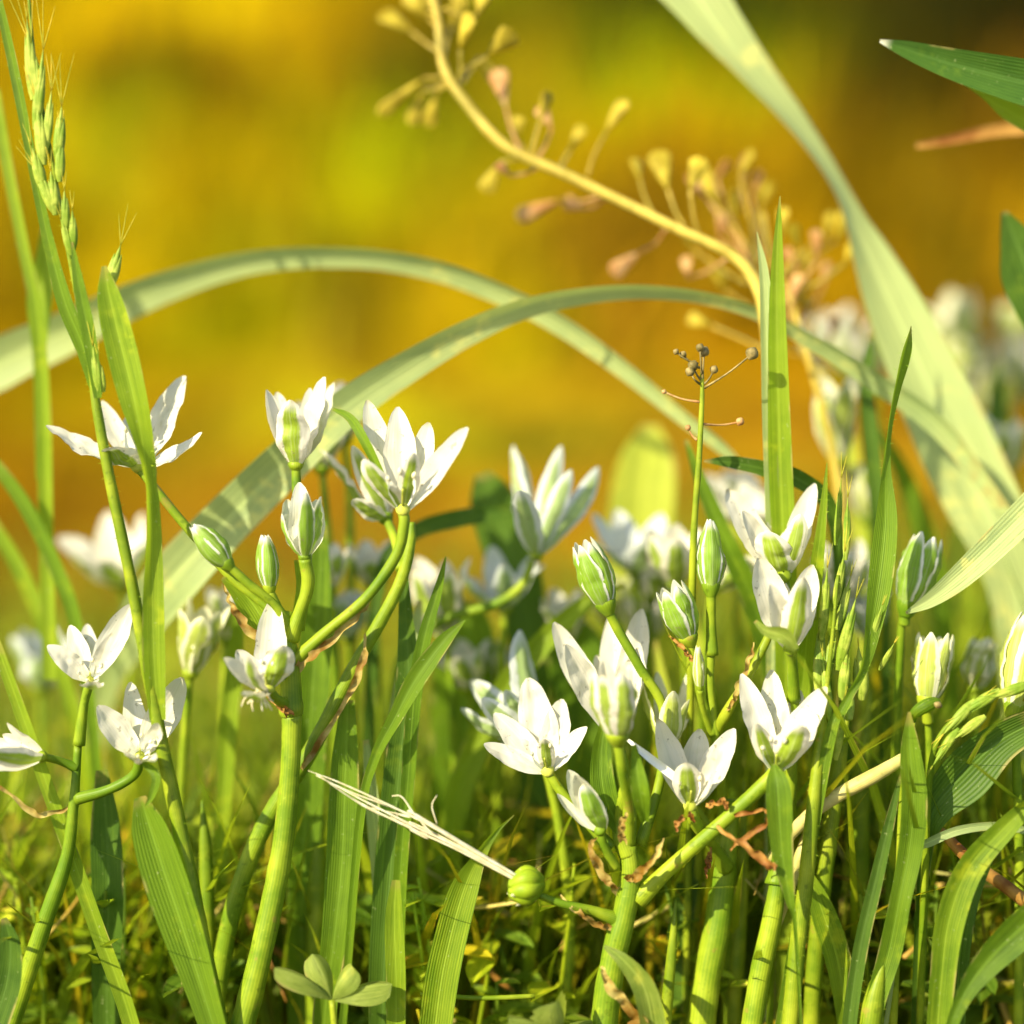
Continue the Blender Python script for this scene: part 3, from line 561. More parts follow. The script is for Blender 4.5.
for i in range(9):
    m = MB(); a = 6.28*i/9+R.uniform(-.3, .3)
    tp = R.choice((308, 316, 330, 352, 372, 390)); qq = R.uniform(-1, 1)
    tube(m, world([(520, 880+3*math.sin(a), -8, 1.9), (455, 843+(5+2*qq)*math.sin(a), -8+2*math.cos(a), 2.2), (410, 820+9*math.sin(a), -8+2*math.cos(a), 2), (tp+38, 793+(tp-312)*.5+7*math.sin(a+.4), -8, 1.6), (tp, 772+(tp-308)*.5+R.uniform(-5, 5), -8+R.uniform(-2, 2), .5)]), 26, 6, .05)
    m.build('dry_fibre', FIBRE, cp)
m = MB()
for path in ([(436, 838, -8, 2.5), (415, 815, -8, 2), (402, 797, -8, 1.6), (392, 796, -8, 1)], [(437, 824, -9, 1.4), (432, 806, -9, 1.4), (437, 795, -9, .7)], [(420, 832, -7, 1.4), (402, 822, -7, 1.2), (395, 812, -8, .7)]): tube(m, world(path), 12, 5)
m.build('loose_fibre', FIBRE, cp)
for path in ([(596, 838, -5, 3), (590, 850, -6, 9), (606, 878, -4, 12), (618, 892, -2, 10)], [(664, 838, -8, 3), (655, 858, -9, 10), (636, 876, -6, 12), (626, 880, -3, 9)], [(628, 812, -9, 3), (622, 824, -10, 10), (622, 842, -7, 14)], [(602, 965, -9, 4), (610, 985, -12, 14), (632, 1010, -10, 20), (650, 1040, -8, 20)]): bract(p, path)
bract(p, [(604, 946, -9, 3), (625, 962, -12, 15), (645, 990, -12, 24), (655, 1035, -10, 26)], mat=CLOV)
bract(p, [(606, 715, 0, 8), (601, 760, -1, 21), (606, 800, -2, 25), (624, 835, -1, 12)], mat=GREEN)
bract(p, [(634, 745, -10, 5), (640, 790, -12, 18), (645, 822, -8, 8)], mat=GREEN)

p = plant('blue-white shaded star flower half behind the cream centre bloom', [(545, 765, 24, 9), (560, 830, 26, 12), (570, 920, 30, 13), (565, 1010, 34, 14)])
flower(p, (538, 748, 22), (498, 690, 12), [(458, 712, 2, 32), (472, 680, 5, 34), (513, 636, 8, 44), (504, 690, -4, 26), (530, 690, 10, 28), (482, 700, -8, 28)], 30, [(545, 765, 24)], 9, BLUET, bow=.1)

p = plant('thick upright stem with a faded yellow-green bloom beside two crisp white ones', [(733, 800, 14, 16), (726, 850, 14, 27), (718, 920, 14, 31), (706, 985, 14, 33), (698, 1060, 14, 34)], seg=18)
flower(p, (690, 807, -3), (694, 750, -18), [(659, 720, 2, 32), (700, 729, 9, 34), (734, 729, 2, 32), (686, 762, -6, 34, 1), (672, 740, 10, 22), (716, 750, -12, 22)], 26, [(695, 822, -2), (712, 845, 6), (726, 868, 12)], 13, bow=.2, cup=.42, stamens=True)
flower(p, (668, 752, 9), (664, 660, 6), [(641, 666, 4, 18), (660, 672, 8, 18), (672, 690, -6, 26), (684, 700, 0, 16), (690, 668, 12, 22)], 22, [(676, 775, 10), (700, 815, 12), (724, 850, 14)], 10, YELT, bow=.18, cup=.4)
bract(p, [(628, 740, -4, 3), (650, 758, -5, 8), (680, 782, -5, 8), (690, 800, -3, 6)], mat=WHITE_TIP)
for path in ([(676, 832, -6, 3), (678, 820, -7, 8), (690, 814, -6, 7), (694, 822, -5, 3)], [(706, 806, -5, 6), (724, 802, -6, 8), (728, 808, -6, 4)], [(734, 816, -6, 7), (764, 810, -8, 7), (766, 824, -9, 8), (740, 842, -9, 6), (730, 850, -8, 3)], [(718, 826, -9, 4), (746, 848, -11, 9), (772, 866, -12, 12), (764, 868, -12, 4)], [(712, 848, 2, 3), (708, 862, 2, 8), (706, 878, 2, 2)]): bract(p, path, mat=BROWN)

p = plant('slender flower stalk bearing one closed upright bud and a split green bud', [(712, 640, 6, 9), (710, 690, 7, 11), (716, 740, 8, 12), (722, 800, 12, 13), (724, 870, 20, 14), (728, 960, 26, 15)])
bud(p, (711, 593, 4), (710, 519, 3), 36, .2, 6, [(711, 620, 5), (712, 655, 6)], 10, spin=.5)
bud(p, (690, 642, 3), (668, 584, -2), 40, .7, 6, [(694, 662, 4), (702, 700, 6), (714, 735, 8)], 9, spin=1.1)
bud(p, (700, 690, 0), (698, 645, -2), 15, .2, 6, [(704, 712, 4), (712, 735, 8)], 6, YELT)
bract(p, [(668, 634, 2, 2), (684, 650, 1, 6), (700, 668, 2, 5)], mat=BROWN)

p = plant('plant with two white half-open blooms, one above the other, beside the fuzzy grass blade', [(778, 880, 6, 19), (772, 920, 6, 24), (760, 975, 6, 25), (750, 1040, 6, 26)])
stalk(p, [(792, 655, 2, 9), (794, 700, 5, 10), (790, 790, 8, 12), (780, 860, 7, 17), (777, 885, 6, 19)], 14, name='stem_top')
flower(p, (784, 578, 8), (780, 525, -16), [(727, 489, 4, 34), (745, 512, -6, 22), (773, 488, 8, 24), (811, 485, 2, 28), (768, 532, -6, 44, 1), (801, 514, -4, 28, 1)], 30, [(788, 598, 7), (792, 640, 5), (793, 690, 5)], 9, bow=.16, cup=.38)
flower(p, (791, 650, -3), (786, 595, -18), [(758, 557, 4, 40), (774, 590, -8, 24), (812, 565, 2, 32), (802, 578, -5, 34, 1), (778, 575, 10, 28)], 30, [(792, 664, 0), (794, 700, 5)], 10, bow=.2, cup=.42)
bract(p, [(755, 621, -8, 4), (766, 631, -9, 10), (784, 636, -10, 16), (796, 650, -9, 7)], mat=CLOV)

p = plant('yellow-green slanting twig snapped off between the white blooms', [(772, 628, 5, 9), (762, 650, 4, 11), (745, 682, 4, 10), (727, 712, 5, 13), (715, 740, 10, 12), (705, 800, 18, 11)], mat=CULM, name='plant_stalk')
p['category'] = 'twig'
bract(p, [(754, 642, 2, 2), (748, 664, 1, 8), (738, 690, 2, 9), (728, 710, 3, 5)])

# ------------------------------------------------------------------ buds on the right
p = plant('fat green bud with white margin touching the pale slanting leaf', [(903, 612, 16, 9), (900, 650, 18, 10), (896, 760, 24, 11), (890, 880, 30, 12)])
bud(p, (906, 612, 15), (929, 533, 2), 46, .6, 6, [(904, 624, 16)], 9, spin=1.3)
p = plant('half-open cream bud with chopped looking tips, above the curled leaf tip', [(928, 712, 12, 9), (930, 780, 16, 10), (926, 880, 24, 11)])
bud(p, (927, 706, 10), (936, 632, 2), 44, .8, 6, [(928, 722, 12)], 9, YELT, spin=1.0)
p = plant('yellowish bud cut by the right edge of the view', [(1014, 712, 6, 10), (1018, 800, 10, 11), (1020, 900, 14, 12)])
bud(p, (1014, 716, 5), (1030, 612, 2), 48, .35, 6, None, mat=YELT)

# ------------------------------------------------------------------ blooms out of focus behind
def far(label, base, tip, openness, w, stem, spin=0., mat=None, group=None, **kw):
    w *= 1.15
    pl = plant(label, [(base[0], base[1], base[2], 8)]+[q+(10,) for q in stem], group)
    auto(pl, base, tip, openness, w, spin=spin, mat=mat, **kw); return pl
pl = plant('soft focus open flower with five spread tepals and a curved stalk, behind the middle', [(532, 560, 42, 9), (522, 585, 42, 11), (496, 604, 42, 12), (440, 622, 44, 12), (400, 660, 46, 12), (390, 760, 50, 13)])
flower(pl, (536, 556, 40), (545, 470, 20), [(513, 446, 14, 24), (556, 455, 10, 26), (604, 468, 2, 26), (520, 487, -22, 30), (570, 470, -4, 24), (530, 462, 18, 20)], 28, None, 9, BLUET, bow=.12, cup=.3)
far('blurred grey-white flower standing before the broad lime leaf', (634, 572, 62), (632, 506, -6), 40, 30, [(640, 620, 64), (650, 700, 68)], .3, BLUET)
far('blurred cream flower left of the upright closed bud', (676, 585, 48), (676, 522, -4), 30, 30, [(684, 640, 50), (690, 740, 56)], .6)
far('blurred flower opening sideways, low behind the closed bud', (712, 590, 46), (748, 540, 0), 34, 26, [(706, 650, 50), (700, 760, 56)], .2)
far('large pale flower melting out of focus above the leftmost star bloom', (122, 585, 92), (98, 520, -10), 38, 34, [(130, 640, 95), (132, 760, 100)], .5)
far('blurred fading yellow-white bud above the left star pair', (190, 675, 34), (206, 605, -4), 16, 28, [(186, 720, 36), (180, 820, 40)], .4, YELT)
far('soft white bloom hanging behind the slanting pale stalk', (446, 640, 52), (432, 560, -4), 20, 34, [(452, 690, 54), (456, 800, 58)], .1)
far('white petals showing behind the upper left bud', (322, 470, 50), (318, 392, -4), 26, 30, [(330, 560, 52), (338, 720, 56)], .9)
far('small blurred white flower peeping past the arching leaf', (345, 440, 60), (346, 385, -4), 22, 28, [(350, 520, 62), (352, 700, 66)], .2)
far('blurred white bloom under the dark crossing leaf', (752, 530, 70), (744, 478, -8), 36, 28, [(756, 600, 72), (760, 760, 76)], .8)
far('blurred white flower between the grass seed heads', (852, 600, 60), (846, 545, -8), 34, 24, [(850, 660, 62), (846, 780, 66)], .1)
far('little blurred bloom low behind the middle bud', (570, 640, 60), (560, 590, -4), 30, 24, [(574, 700, 62), (580, 800, 66)], .3)
far('blurred bluish bloom low beneath the soft focus open flower', (505, 610, 56), (495, 545, -4), 40, 26, [(500, 680, 58), (498, 800, 64)], .4, BLUET)
far('dim white bloom low between the first and second star flowers', (40, 690, 100), (45, 630, -4), 30, 34, [(44, 760, 100), (50, 900, 104)], .4, BLUET)
far('blurred pinkish white flower against the broad pale leaf', (872, 385, 180), (852, 315, -4), 30, 32, [(880, 460, 186), (890, 640, 190)], .3)
far('big blurred cream bud right of the broad pale leaf', (962, 372, 185), (934, 290, -4), 24, 34, [(972, 450, 186), (980, 640, 190)], .2, YELT)
far('blurred pale bud cluster at the far right', (1000, 420, 185), (984, 345, -4), 34, 28, [(1006, 500, 186), (1008, 680, 190)], .8, YELT)
far('blurred cream flower cut by the right edge', (1036, 400, 185), (1022, 325, -4), 30, 32, [(1040, 500, 186), (1042, 680, 190)], .1)
far('hazy white bloom between the dried twig and broad pale leaf', (838, 462, 74), (834, 380, -4), 14, 30, [(842, 540, 186), (846, 700, 190)], .3, YELT)
far('blurred cream bloom deep behind the clump, by the forked bud', (650, 640, 80), (646, 590, -4), 30, 26, [(652, 700, 82), (654, 840, 88)], .7)

for lab, b, t, op, w, st, mt in [
 ('blurred half-shut pale bud between the seed grass and the lime culm', (868, 520, 85), (862, 462, -4), 14, 30, [(870, 580, 86), (872, 720, 90)], YELT),
 ('blurred cream bud right of the fat green bud, low by the pale leaf', (985, 470, 72), (972, 410, -4), 16, 34, [(990, 540, 186), (992, 700, 190)], YELT),
 ('soft pale bloom low in the haze of grass right of the tall cluster', (350, 640, 60), (344, 590, -4), 26, 26, [(352, 700, 62), (356, 840, 66)], BLUET),
 ('soft white bloom tucked under the main open bloom', (372, 585, 58), (366, 540, -4), 30, 24, [(376, 640, 60), (380, 800, 64)], None),
 ('soft cream bud beneath the lime leaf and grey-white flower', (612, 625, 90), (606, 575, -4), 18, 26, [(614, 690, 92), (616, 830, 96)], YELT),
 ('blurred white bloom peeping between the slanting twig and fuzzy blade', (830, 600, 40), (838, 550, -4), 20, 24, [(830, 660, 42), (828, 800, 46)], None)]:
    far(lab, b, t, op, w, st, R.uniform(0, 1), mt)

for lab, b, t, op, w, st, mt in [
 ('blurred cream tepals touching the right side of the broad pale leaf', (955, 400, 185), (958, 330, -4), 22, 38, [(960, 480, 186), (962, 660, 190)], YELT),
 ('blurred bud high at the right edge over the cream clump', (1012, 352, 185), (1020, 300, -4), 28, 28, [(1010, 430, 186), (1008, 640, 190)], YELT),
 ('blurred cream flower low in the clump at far right', (1004, 480, 94), (996, 420, -4), 24, 34, [(1006, 540, 186), (1008, 700, 190)], YELT),
 ('pinkish white blurred bud left of the broad pale leaf', (838, 370, 180), (828, 310, -4), 22, 34, [(842, 450, 186), (846, 640, 190)], None),
 ('pale bloom lost in blur behind the closed upright bud tip', (735, 515, 90), (728, 468, -4), 26, 28, [(738, 580, 90), (740, 740, 94)], None)]:
    far(lab, b, t, op, w, st, R.uniform(0, 1), mt)

for lab, b, t, op, w, st, mt in [
 ('blurred white flower between the blurred stalk and dark rising blade', (470, 690, 60), (458, 640, -4), 28, 28, [(474, 750, 62), (476, 860, 66)], None),
 ('blurred half-open bloom behind the fading bud near the seed grass culm', (226, 640, 60), (236, 585, -4), 24, 30, [(224, 720, 62), (222, 850, 66)], None),
 ('soft white flower floating behind the hanging leaf and grass head', (812, 720, 50), (806, 668, -4), 26, 26, [(814, 780, 52), (812, 880, 56)], None),
 ('soft cream flower right of the lime leaf foot', (650, 600, 70), (660, 552, -4), 34, 28, [(648, 680, 72), (646, 820, 76)], None),
 ('small soft bud above the broad dark shaded leaf', (975, 690, 40), (982, 640, -4), 12, 26, [(974, 750, 42), (970, 860, 46)], YELT),
 ('blurred bloom halfway between the fat bud and the twisted blade', (870, 640, 55), (862, 588, -4), 24, 26, [(872, 700, 56), (874, 840, 60)], BLUET),
 ('faint white flower low behind the slanting bright blade', (505, 690, 75), (512, 640, -4), 30, 28, [(502, 760, 76), (500, 880, 80)], None),
 ('soft bloom behind the three-budded cluster top', (330, 590, 48), (326, 545, -4), 26, 26, [(334, 660, 50), (338, 800, 54)], None)]:
    far(lab, b, t, op, w, st, R.uniform(0, 1), mt)
r4 = random.Random(5); mb = MB()
for _ in range(420):       # bits of dead straw lodged among the stems
    y = .012+.3*r4.random()**1.4; x = r4.uniform(-1, 1)*(.16+.3*y); z = r4.uniform(.004, .06); L = r4.uniform(.012, .05); az = r4.uniform(0, 6.28); el = r4.uniform(-.9, .9)
    d = Vector((math.cos(az)*math.cos(el), math.sin(az)*math.cos(el), math.sin(el))); o = Vector((x, y, ground_z(x, y)+z+abs(d.z)*L*.5)); bd = Vector((r4.uniform(-1, 1), r4.uniform(-1, 1), r4.uniform(-1, 1)))*L*.12
    w = r4.uniform(.0005, .0016)
    tube(mb, [(*(o-d*L*.5), w, 0), (*(o+bd), w, 0), (*(o+d*L*.5), w*.4, 0)], 7, 5, .02, r4.choice([(1, 1, 1), (.8, .6, .4), (.6, .35, .2), (1.1, 1.1, 1), (1, .8, .5)]))
tag(mb.build('dead_straw', DRYC), 'broken bits of dead straw lodged between the green stems', None, None, 'stuff')

# ------------------------------------------------------------------ arching leaves and grass blades
def leaf(name, label, path, mat, fold=.18, ground=False, cat='leaf', hair=0, wav=0., group=None, n=None, lean=.4, cross=6):
    wp = world(path)
    if ground: wp = grounded(wp, lean, .9)
    mb = MB(); blade(mb, wp, n, cross, fold, wav=wav, seed=R.random()*6)
    if hair: hairs(mb, wp, hair, .0011)
    o = mb.build(name, mat, None, None, Vector(wp[-1][:3])); return tag(o, label, cat, group)
leaf('arching_leaf', 'pale leaf arching across from the left edge, farther of the two arches', [(745, 470, 50, 6, 40), (720, 446, 50, 11, 40), (680, 415, 50, 13, 40), (622, 368, 50, 16, 40), (560, 324, 50, 18, 45), (500, 293, 52, 18, 50), (430, 268, 54, 18, 50), (350, 257, 56, 18, 45), (250, 262, 60, 21, 40), (150, 292, 64, 30, 30), (60, 335, 68, 41, 20), (0, 363, 70, 48, 15), (-90, 420, 74, 58, 10)], PALE, .16, ground=True)
leaf('arching_leaf', 'bluish pale leaf arching from the lower left over to the dried seed stalk', [(1010, 520, 45, 14), (940, 428, 44, 19, 30), (870, 378, 42, 17, 40), (820, 346, 40, 14, 50), (755, 312, 38, 11, 55), (690, 295, 36, 11, 55), (615, 292, 34, 14, 50), (535, 305, 32, 18, 45), (470, 331, 30, 24, 35), (400, 371, 30, 31, 25), (340, 412, 30, 38, 15), (280, 468, 32, 46, 8), (220, 528, 34, 50, 4), (165, 588, 40, 54, 2), (128, 640, 62, 42, 0), (100, 700, 96, 30, 0)], PALE, .14, ground=True)
leaf('broad_arching_leaf', 'broad pale leaf sweeping down from the top, twisted narrow halfway', [(640, -60, 62, 58, 0), (690, -12, 62, 58, 0), (718, 25, 62, 50, 10), (752, 68, 62, 38, 25), (786, 110, 62, 29, 38), (817, 152, 62, 22, 48), (840, 190, 62, 20, 50), (855, 222, 62, 27, 40), (870, 255, 62, 42, 25), (890, 300, 62, 57, 12), (914, 352, 62, 66, 4), (946, 424, 62, 76, 0), (975, 486, 62, 74, -8), (1002, 545, 62, 62, -12), (1020, 620, 66, 50, -12)], PALE, .12, ground=True)
leaf('pointed_leaf', 'dark green pointed leaf with a white tip jutting in at the upper right', [(880, 41, 14, 3, -10), (905, 49, 14, 16, -10), (945, 62, 14, 28, -10), (990, 74, 14, 38, -10), (1040, 86, 14, 46, -10), (1110, 100, 14, 50, -10)], M_blade('pointed_dark_leaf', (.03, .085, .01), (.06, .13, .015), (.12, .28, .02), tipc=(.8, .78, .6), trans=.25), .2)
leaf('leaf_underside', 'yellow-lit leaf edge under the dark pointed leaf', [(962, 82, 20, 2), (985, 96, 22, 7), (1010, 112, 24, 20), (1050, 132, 26, 26)], BRIGHT, .15)
leaf('withered_leaf', 'blurred brown withered blade below the dark pointed leaf', [(916, 146, 60, 5), (950, 140, 60, 9), (1000, 130, 60, 13), (1070, 126, 60, 15)], BROWN, .15)
leaf('round_leaf', 'blurred rounded green leaf cut by the right edge', [(1004, 212, 40, 6), (1016, 240, 40, 34), (1030, 275, 40, 60), (1046, 330, 40, 40)], DEEP, .12)
leaf('lime_leaf', 'broad blurred lime leaf standing behind the blue-white blooms', [(650, 425, 110, 16), (648, 455, 110, 52), (642, 500, 110, 64), (636, 570, 110, 60), (632, 660, 110, 46)], LIME, .12, True)
leaf('dark_broad_leaf', 'dark green blurred leaf between the big bloom and soft focus flower', [(482, 474, 66, 16), (492, 500, 66, 46), (506, 540, 66, 52), (520, 590, 66, 48), (530, 660, 66, 40)], DEEP, .12, True)
leaf('broad_leaf', 'broad deep green blurred leaf right of the shaded blue-white flower', [(560, 612, 60, 24), (575, 650, 60, 60), (590, 700, 60, 70), (596, 780, 60, 60)], GREEN, .12, True)
leaf('broad_leaf', 'blurred deep green leaf left of the shaded blue-white flower', [(470, 600, 70, 20), (468, 640, 70, 56), (462, 700, 70, 62), (456, 780, 70, 50)], GREEN, .12, True)
for label, path, mat, hair in [
 ('upright bright grass blade with needle tip crossing the dried seed stalk', [(780, 196, 8, 1), (778, 240, 8, 9), (777, 300, 9, 16), (778, 380, 10, 21), (780, 460, 12, 24), (784, 560, 14, 24), (786, 680, 18, 22)], BRIGHT, 0),
 ('narrow cream-green blade pressed beside the upright needle-tipped blade', [(757, 232, 10, 1), (764, 275, 10, 10), (767, 340, 11, 13), (769, 420, 12, 14), (772, 520, 14, 14), (772, 660, 18, 12)], PALE, 0),
 ('dark glossy leaf lying across below the little dried umbel', [(704, 461, 14, 2), (730, 462, 14, 12), (765, 469, 15, 16), (800, 480, 17, 18), (830, 508, 22, 15), (840, 580, 28, 12)], DEEP, 0),
 ('fuzzy upright blade folded beside the white half-open blooms', [(827, 463, -2, 1), (823, 510, -2, 8), (816, 570, 0, 14), (807, 640, 8, 20), (802, 690, 13, 22), (788, 740, 13, 18), (774, 800, 12, 12), (772, 900, 12, 8)], BRIGHT, 160),
 ('tall twisted blade with a dark curled tip before the broad pale leaf', [(911, 326, 2, 1, 60), (906, 352, 2, 11, 40), (896, 390, 2, 9, 60), (889, 430, 2, 6, 60), (886, 470, 2, 10, 30), (886, 520, 1, 22, 0), (880, 580, 0, 25, 0), (870, 640, -1, 16, 30), (862, 672, -2, 9, 40), (842, 710, -3, 9), (828, 746, -4, 12)], GREEN, 130),
 ('pale straight leaf slanting in from the right edge to the fat bud', [(906, 613, 6, 3, 0), (930, 600, 6, 15, 0), (960, 577, 7, 24, 10), (1000, 540, 8, 28, 20), (1060, 480, 10, 32, 20)], PALE, 0),
 ('broad upright blade standing under the curled leaf tip', [(909, 712, -6, 3), (910, 750, -6, 20), (914, 800, -6, 26), (910, 850, -5, 25), (900, 900, -5, 22), (890, 950, -4, 24), (876, 1000, -4, 20), (866, 1050, -4, 18)], GREEN, 60),
 ('narrow folded blade left of the broad upright blade', [(903, 765, -4, 1), (890, 820, -4, 10), (876, 880, -4, 14), (862, 940, -4, 15), (852, 1000, -4, 15), (846, 1060, -4, 14)], DEEP, 60),
 ('curving pale blade arching up from the lower right corner', [(1040, 795, -8, 12), (1005, 828, -8, 22), (970, 868, -8, 28), (950, 920, -8, 30), (942, 980, -8, 26), (936, 1060, -8, 24)], BRIGHT, 40),
 ('dark inner blade beside the curving pale blade at lower right', [(1018, 812, -4, 2), (990, 850, -4, 14), (970, 900, -4, 18), (960, 960, -4, 18), (955, 1050, -4, 16)], DEEP, 0),
 ('dark blade with white hairs in the lower right corner', [(1060, 895, -14, 30), (1020, 930, -14, 36), (985, 965, -14, 28), (962, 1000, -14, 16), (948, 1040, -14, 12)], GREEN, 90),
 ('blade with a shadow across it right of the grass culm', [(806, 868, 8, 6), (822, 910, 8, 24), (838, 960, 8, 26), (845, 1010, 8, 20), (848, 1060, 8, 18)], BRIGHT, 30),
 ('twisted leaf hanging down from the rightmost crisp bloom', [(774, 764, -7, 5), (778, 790, -10, 25), (782, 850, -10, 22), (790, 900, -10, 10), (795, 926, -9, 4)], GREEN, 0),
 ('broad dark leaf shaded behind the drooping grass head', [(1040, 720, 2, 30), (1000, 742, 2, 40), (965, 775, 2, 52), (935, 810, 3, 34), (925, 850, 5, 16), (920, 930, 8, 12)], DEEP, 0),
 ('thin dry bent blade below the dark shaded leaf', [(1040, 834, -2, 7), (1000, 826, -2, 8), (960, 830, -2, 9), (930, 842, -1, 9), (918, 850, 0, 8), (905, 890, 2, 5)], PALE, 0),
 ('bright short blade with a hooked tip at the bottom, left of middle', [(514, 815, 0, 1, 30), (496, 832, 0, 5, 30), (480, 856, 0, 13, 20), (464, 890, 0, 29), (450, 940, 0, 33), (440, 990, 0, 34), (432, 1060, 0, 32)], BRIGHT, 0),
 ('narrow companion blade hugging the bright hooked blade', [(440, 925, 2, 3), (434, 960, 2, 10), (430, 1000, 2, 12), (428, 1060, 2, 12)], BRIGHT, 0),
 ('dark blade rising with a fine tip left of the shaded flower', [(446, 556, 6, 1), (438, 590, 6, 9), (424, 640, 6, 14), (414, 700, 7, 15), (408, 780, 8, 14), (400, 880, 10, 14)], GREEN, 0),
 ('blade leaning right with ragged tip, left of the shaded flower', [(465, 620, 0, 2), (445, 640, 0, 14), (418, 676, 0, 20), (396, 716, 1, 15), (374, 760, 3, 10), (360, 820, 5, 9)], GREEN, 40),
 ('dark green upright blade behind the dry fibre bundle', [(404, 545, 12, 3), (405, 600, 12, 12), (408, 680, 12, 24), (400, 760, 12, 30), (392, 850, 12, 32), (384, 960, 12, 30)], DEEP, 0),
 ('broad green blade right of the tall cluster stem', [(348, 700, 10, 14), (345, 770, 10, 28), (342, 860, 10, 32), (334, 940, 10, 26), (325, 1010, 12, 24)], GREEN, 0),
 ('light blade standing between the dark blades under the fibre bundle', [(396, 880, -2, 8), (394, 920, -2, 18), (396, 980, -2, 20), (396, 1060, -2, 18)], BRIGHT, 0),
 ('pale narrow blade beside the light blade at the bottom', [(366, 740, 14, 6), (372, 800, 14, 14), (380, 880, 14, 16), (386, 960, 14, 16)], PALE, 0),
 ('broad folded leaf rolled at its top, beside the seed grass culm', [(140, 797, -7, 12), (150, 830, -7, 36), (166, 880, -7, 44), (186, 940, -7, 40), (205, 1000, -7, 30), (222, 1060, -7, 24)], GREEN, 30),
 ('thin blurred blade leaning in from the left edge', [(-6, 462, 40, 12), (25, 505, 40, 15), (55, 565, 40, 15), (75, 620, 40, 14), (92, 720, 42, 12)], GREEN, 0),
 ('second blurred blade leaning in low from the left edge', [(-10, 520, 60, 14), (20, 570, 60, 16), (50, 640, 60, 16), (80, 740, 62, 14)], BRIGHT, 0),
 ('tall soft green blade rising out of view at the upper left', [(-6, 90, 40, 12), (8, 170, 40, 12), (24, 250, 40, 12), (38, 320, 40, 13), (44, 420, 42, 15), (46, 520, 44, 15), (50, 680, 46, 14)], BRIGHT, 0),
 ('short soft yellow-green blade next to the tall soft blade', [(44, 228, 44, 6), (46, 262, 44, 22), (40, 300, 44, 26), (40, 360, 44, 14), (42, 480, 46, 12)], BRIGHT, 0),
 ('dark leaf edge curling at the lower left corner', [(4, 918, -8, 6), (10, 945, -8, 22), (6, 985, -8, 30), (-10, 1040, -8, 30)], DEEP, 0),
 ('long straight green leaf sloping down across the left star flowers', [(-8, 632, 6, 10), (20, 710, 6, 13), (45, 780, 5, 14), (70, 850, 5, 15), (98, 930, 5, 16), (124, 1000, 5, 17), (140, 1060, 5, 17)], BRIGHT, 0),
 ('dark upright blade in the shade between the left flowers', [(102, 770, 14, 12), (106, 830, 14, 30), (108, 900, 14, 32), (106, 980, 16, 28)], DEEP, 0),
 ('shaded blade slanting behind the thick upright stem', [(700, 820, 24, 8), (690, 870, 24, 20), (680, 930, 24, 24), (672, 1000, 26, 22)], DEEP, 0),
 ('fresh blade slanting up behind the leftmost of the paired blooms', [(625, 585, 40, 4), (590, 600, 40, 14), (545, 640, 42, 22), (500, 700, 44, 28), (460, 790, 46, 26), (440, 900, 50, 22)], BRIGHT, 0),
 ('dark blade crossing behind the soft focus flower', [(580, 500, 50, 3), (520, 510, 48, 12), (460, 518, 46, 18), (410, 535, 44, 16), (380, 580, 44, 14), (370, 700, 46, 12)], DEEP, 0),
 ('long green blade slanting behind the closed upright bud', [(686, 440, 34, 4), (704, 490, 34, 14), (730, 550, 34, 20), (756, 610, 36, 22), (772, 680, 38, 20), (780, 800, 42, 18)], GREEN, 0),
 ('blurred green blade rising behind the seed grass at upper right', [(872, 330, 60, 4), (866, 380, 60, 14), (872, 450, 60, 18), (880, 540, 62, 18), (884, 680, 66, 16)], DEEP, 0),
 ('blurred stalky blade behind the tall stem and arching leaf', [(322, 520, 26, 10), (318, 600, 26, 28), (312, 700, 26, 34), (306, 800, 28, 34), (302, 900, 30, 30)], GREEN, 0),
]:
    leaf('grass_strand', label, path, mat, .2, ground=path[-1][1] > 560 and 60 < path[-1][0] < 1000 or path[-1][1] > 900, cat='grass blade', hair=hair)

for label, path, mat in [
 ('blurred yellow blade slanting behind the broad pale leaf at far right', [(1010, 380, 120, 6), (990, 440, 120, 22), (965, 520, 120, 26), (940, 640, 124, 20)], LIME),
 ('blurred straw-yellow blade upright by the dried twig tangle', [(846, 400, 100, 5), (850, 450, 100, 16), (856, 530, 100, 20), (860, 660, 104, 16)], LIME),
 ('blurred green blade leaning left beneath the arching leaves crossing', [(880, 430, 90, 5), (905, 480, 90, 18), (930, 560, 90, 22), (950, 680, 94, 18)], GREEN),
 ('blurred dark blade standing before the right-hand cream buds', [(1000, 360, 105, 5), (996, 420, 105, 20), (1000, 500, 105, 24), (1010, 640, 108, 20)], DEEP),
 ('blurred pale blade behind the narrow dark rising blade', [(420, 600, 30, 5), (412, 650, 30, 18), (400, 720, 30, 22), (392, 820, 32, 18)], PALE),
 ('blurred lime blade close behind the tall cluster stem', [(240, 590, 40, 4), (236, 650, 40, 16), (228, 740, 40, 18), (222, 840, 42, 14)], BRIGHT),
 ('blurred lime blade behind the forked bud', [(655, 640, 50, 4), (664, 700, 50, 14), (672, 770, 50, 16), (678, 880, 52, 14)], LIME),
 ('blurred yellow-green blade behind the faded bloom and split bud', [(690, 600, 70, 4), (696, 660, 70, 16), (700, 740, 70, 20), (702, 860, 72, 16)], LIME),
]:
    leaf('grass_strand', label, path, mat, .2, True, 'grass blade')

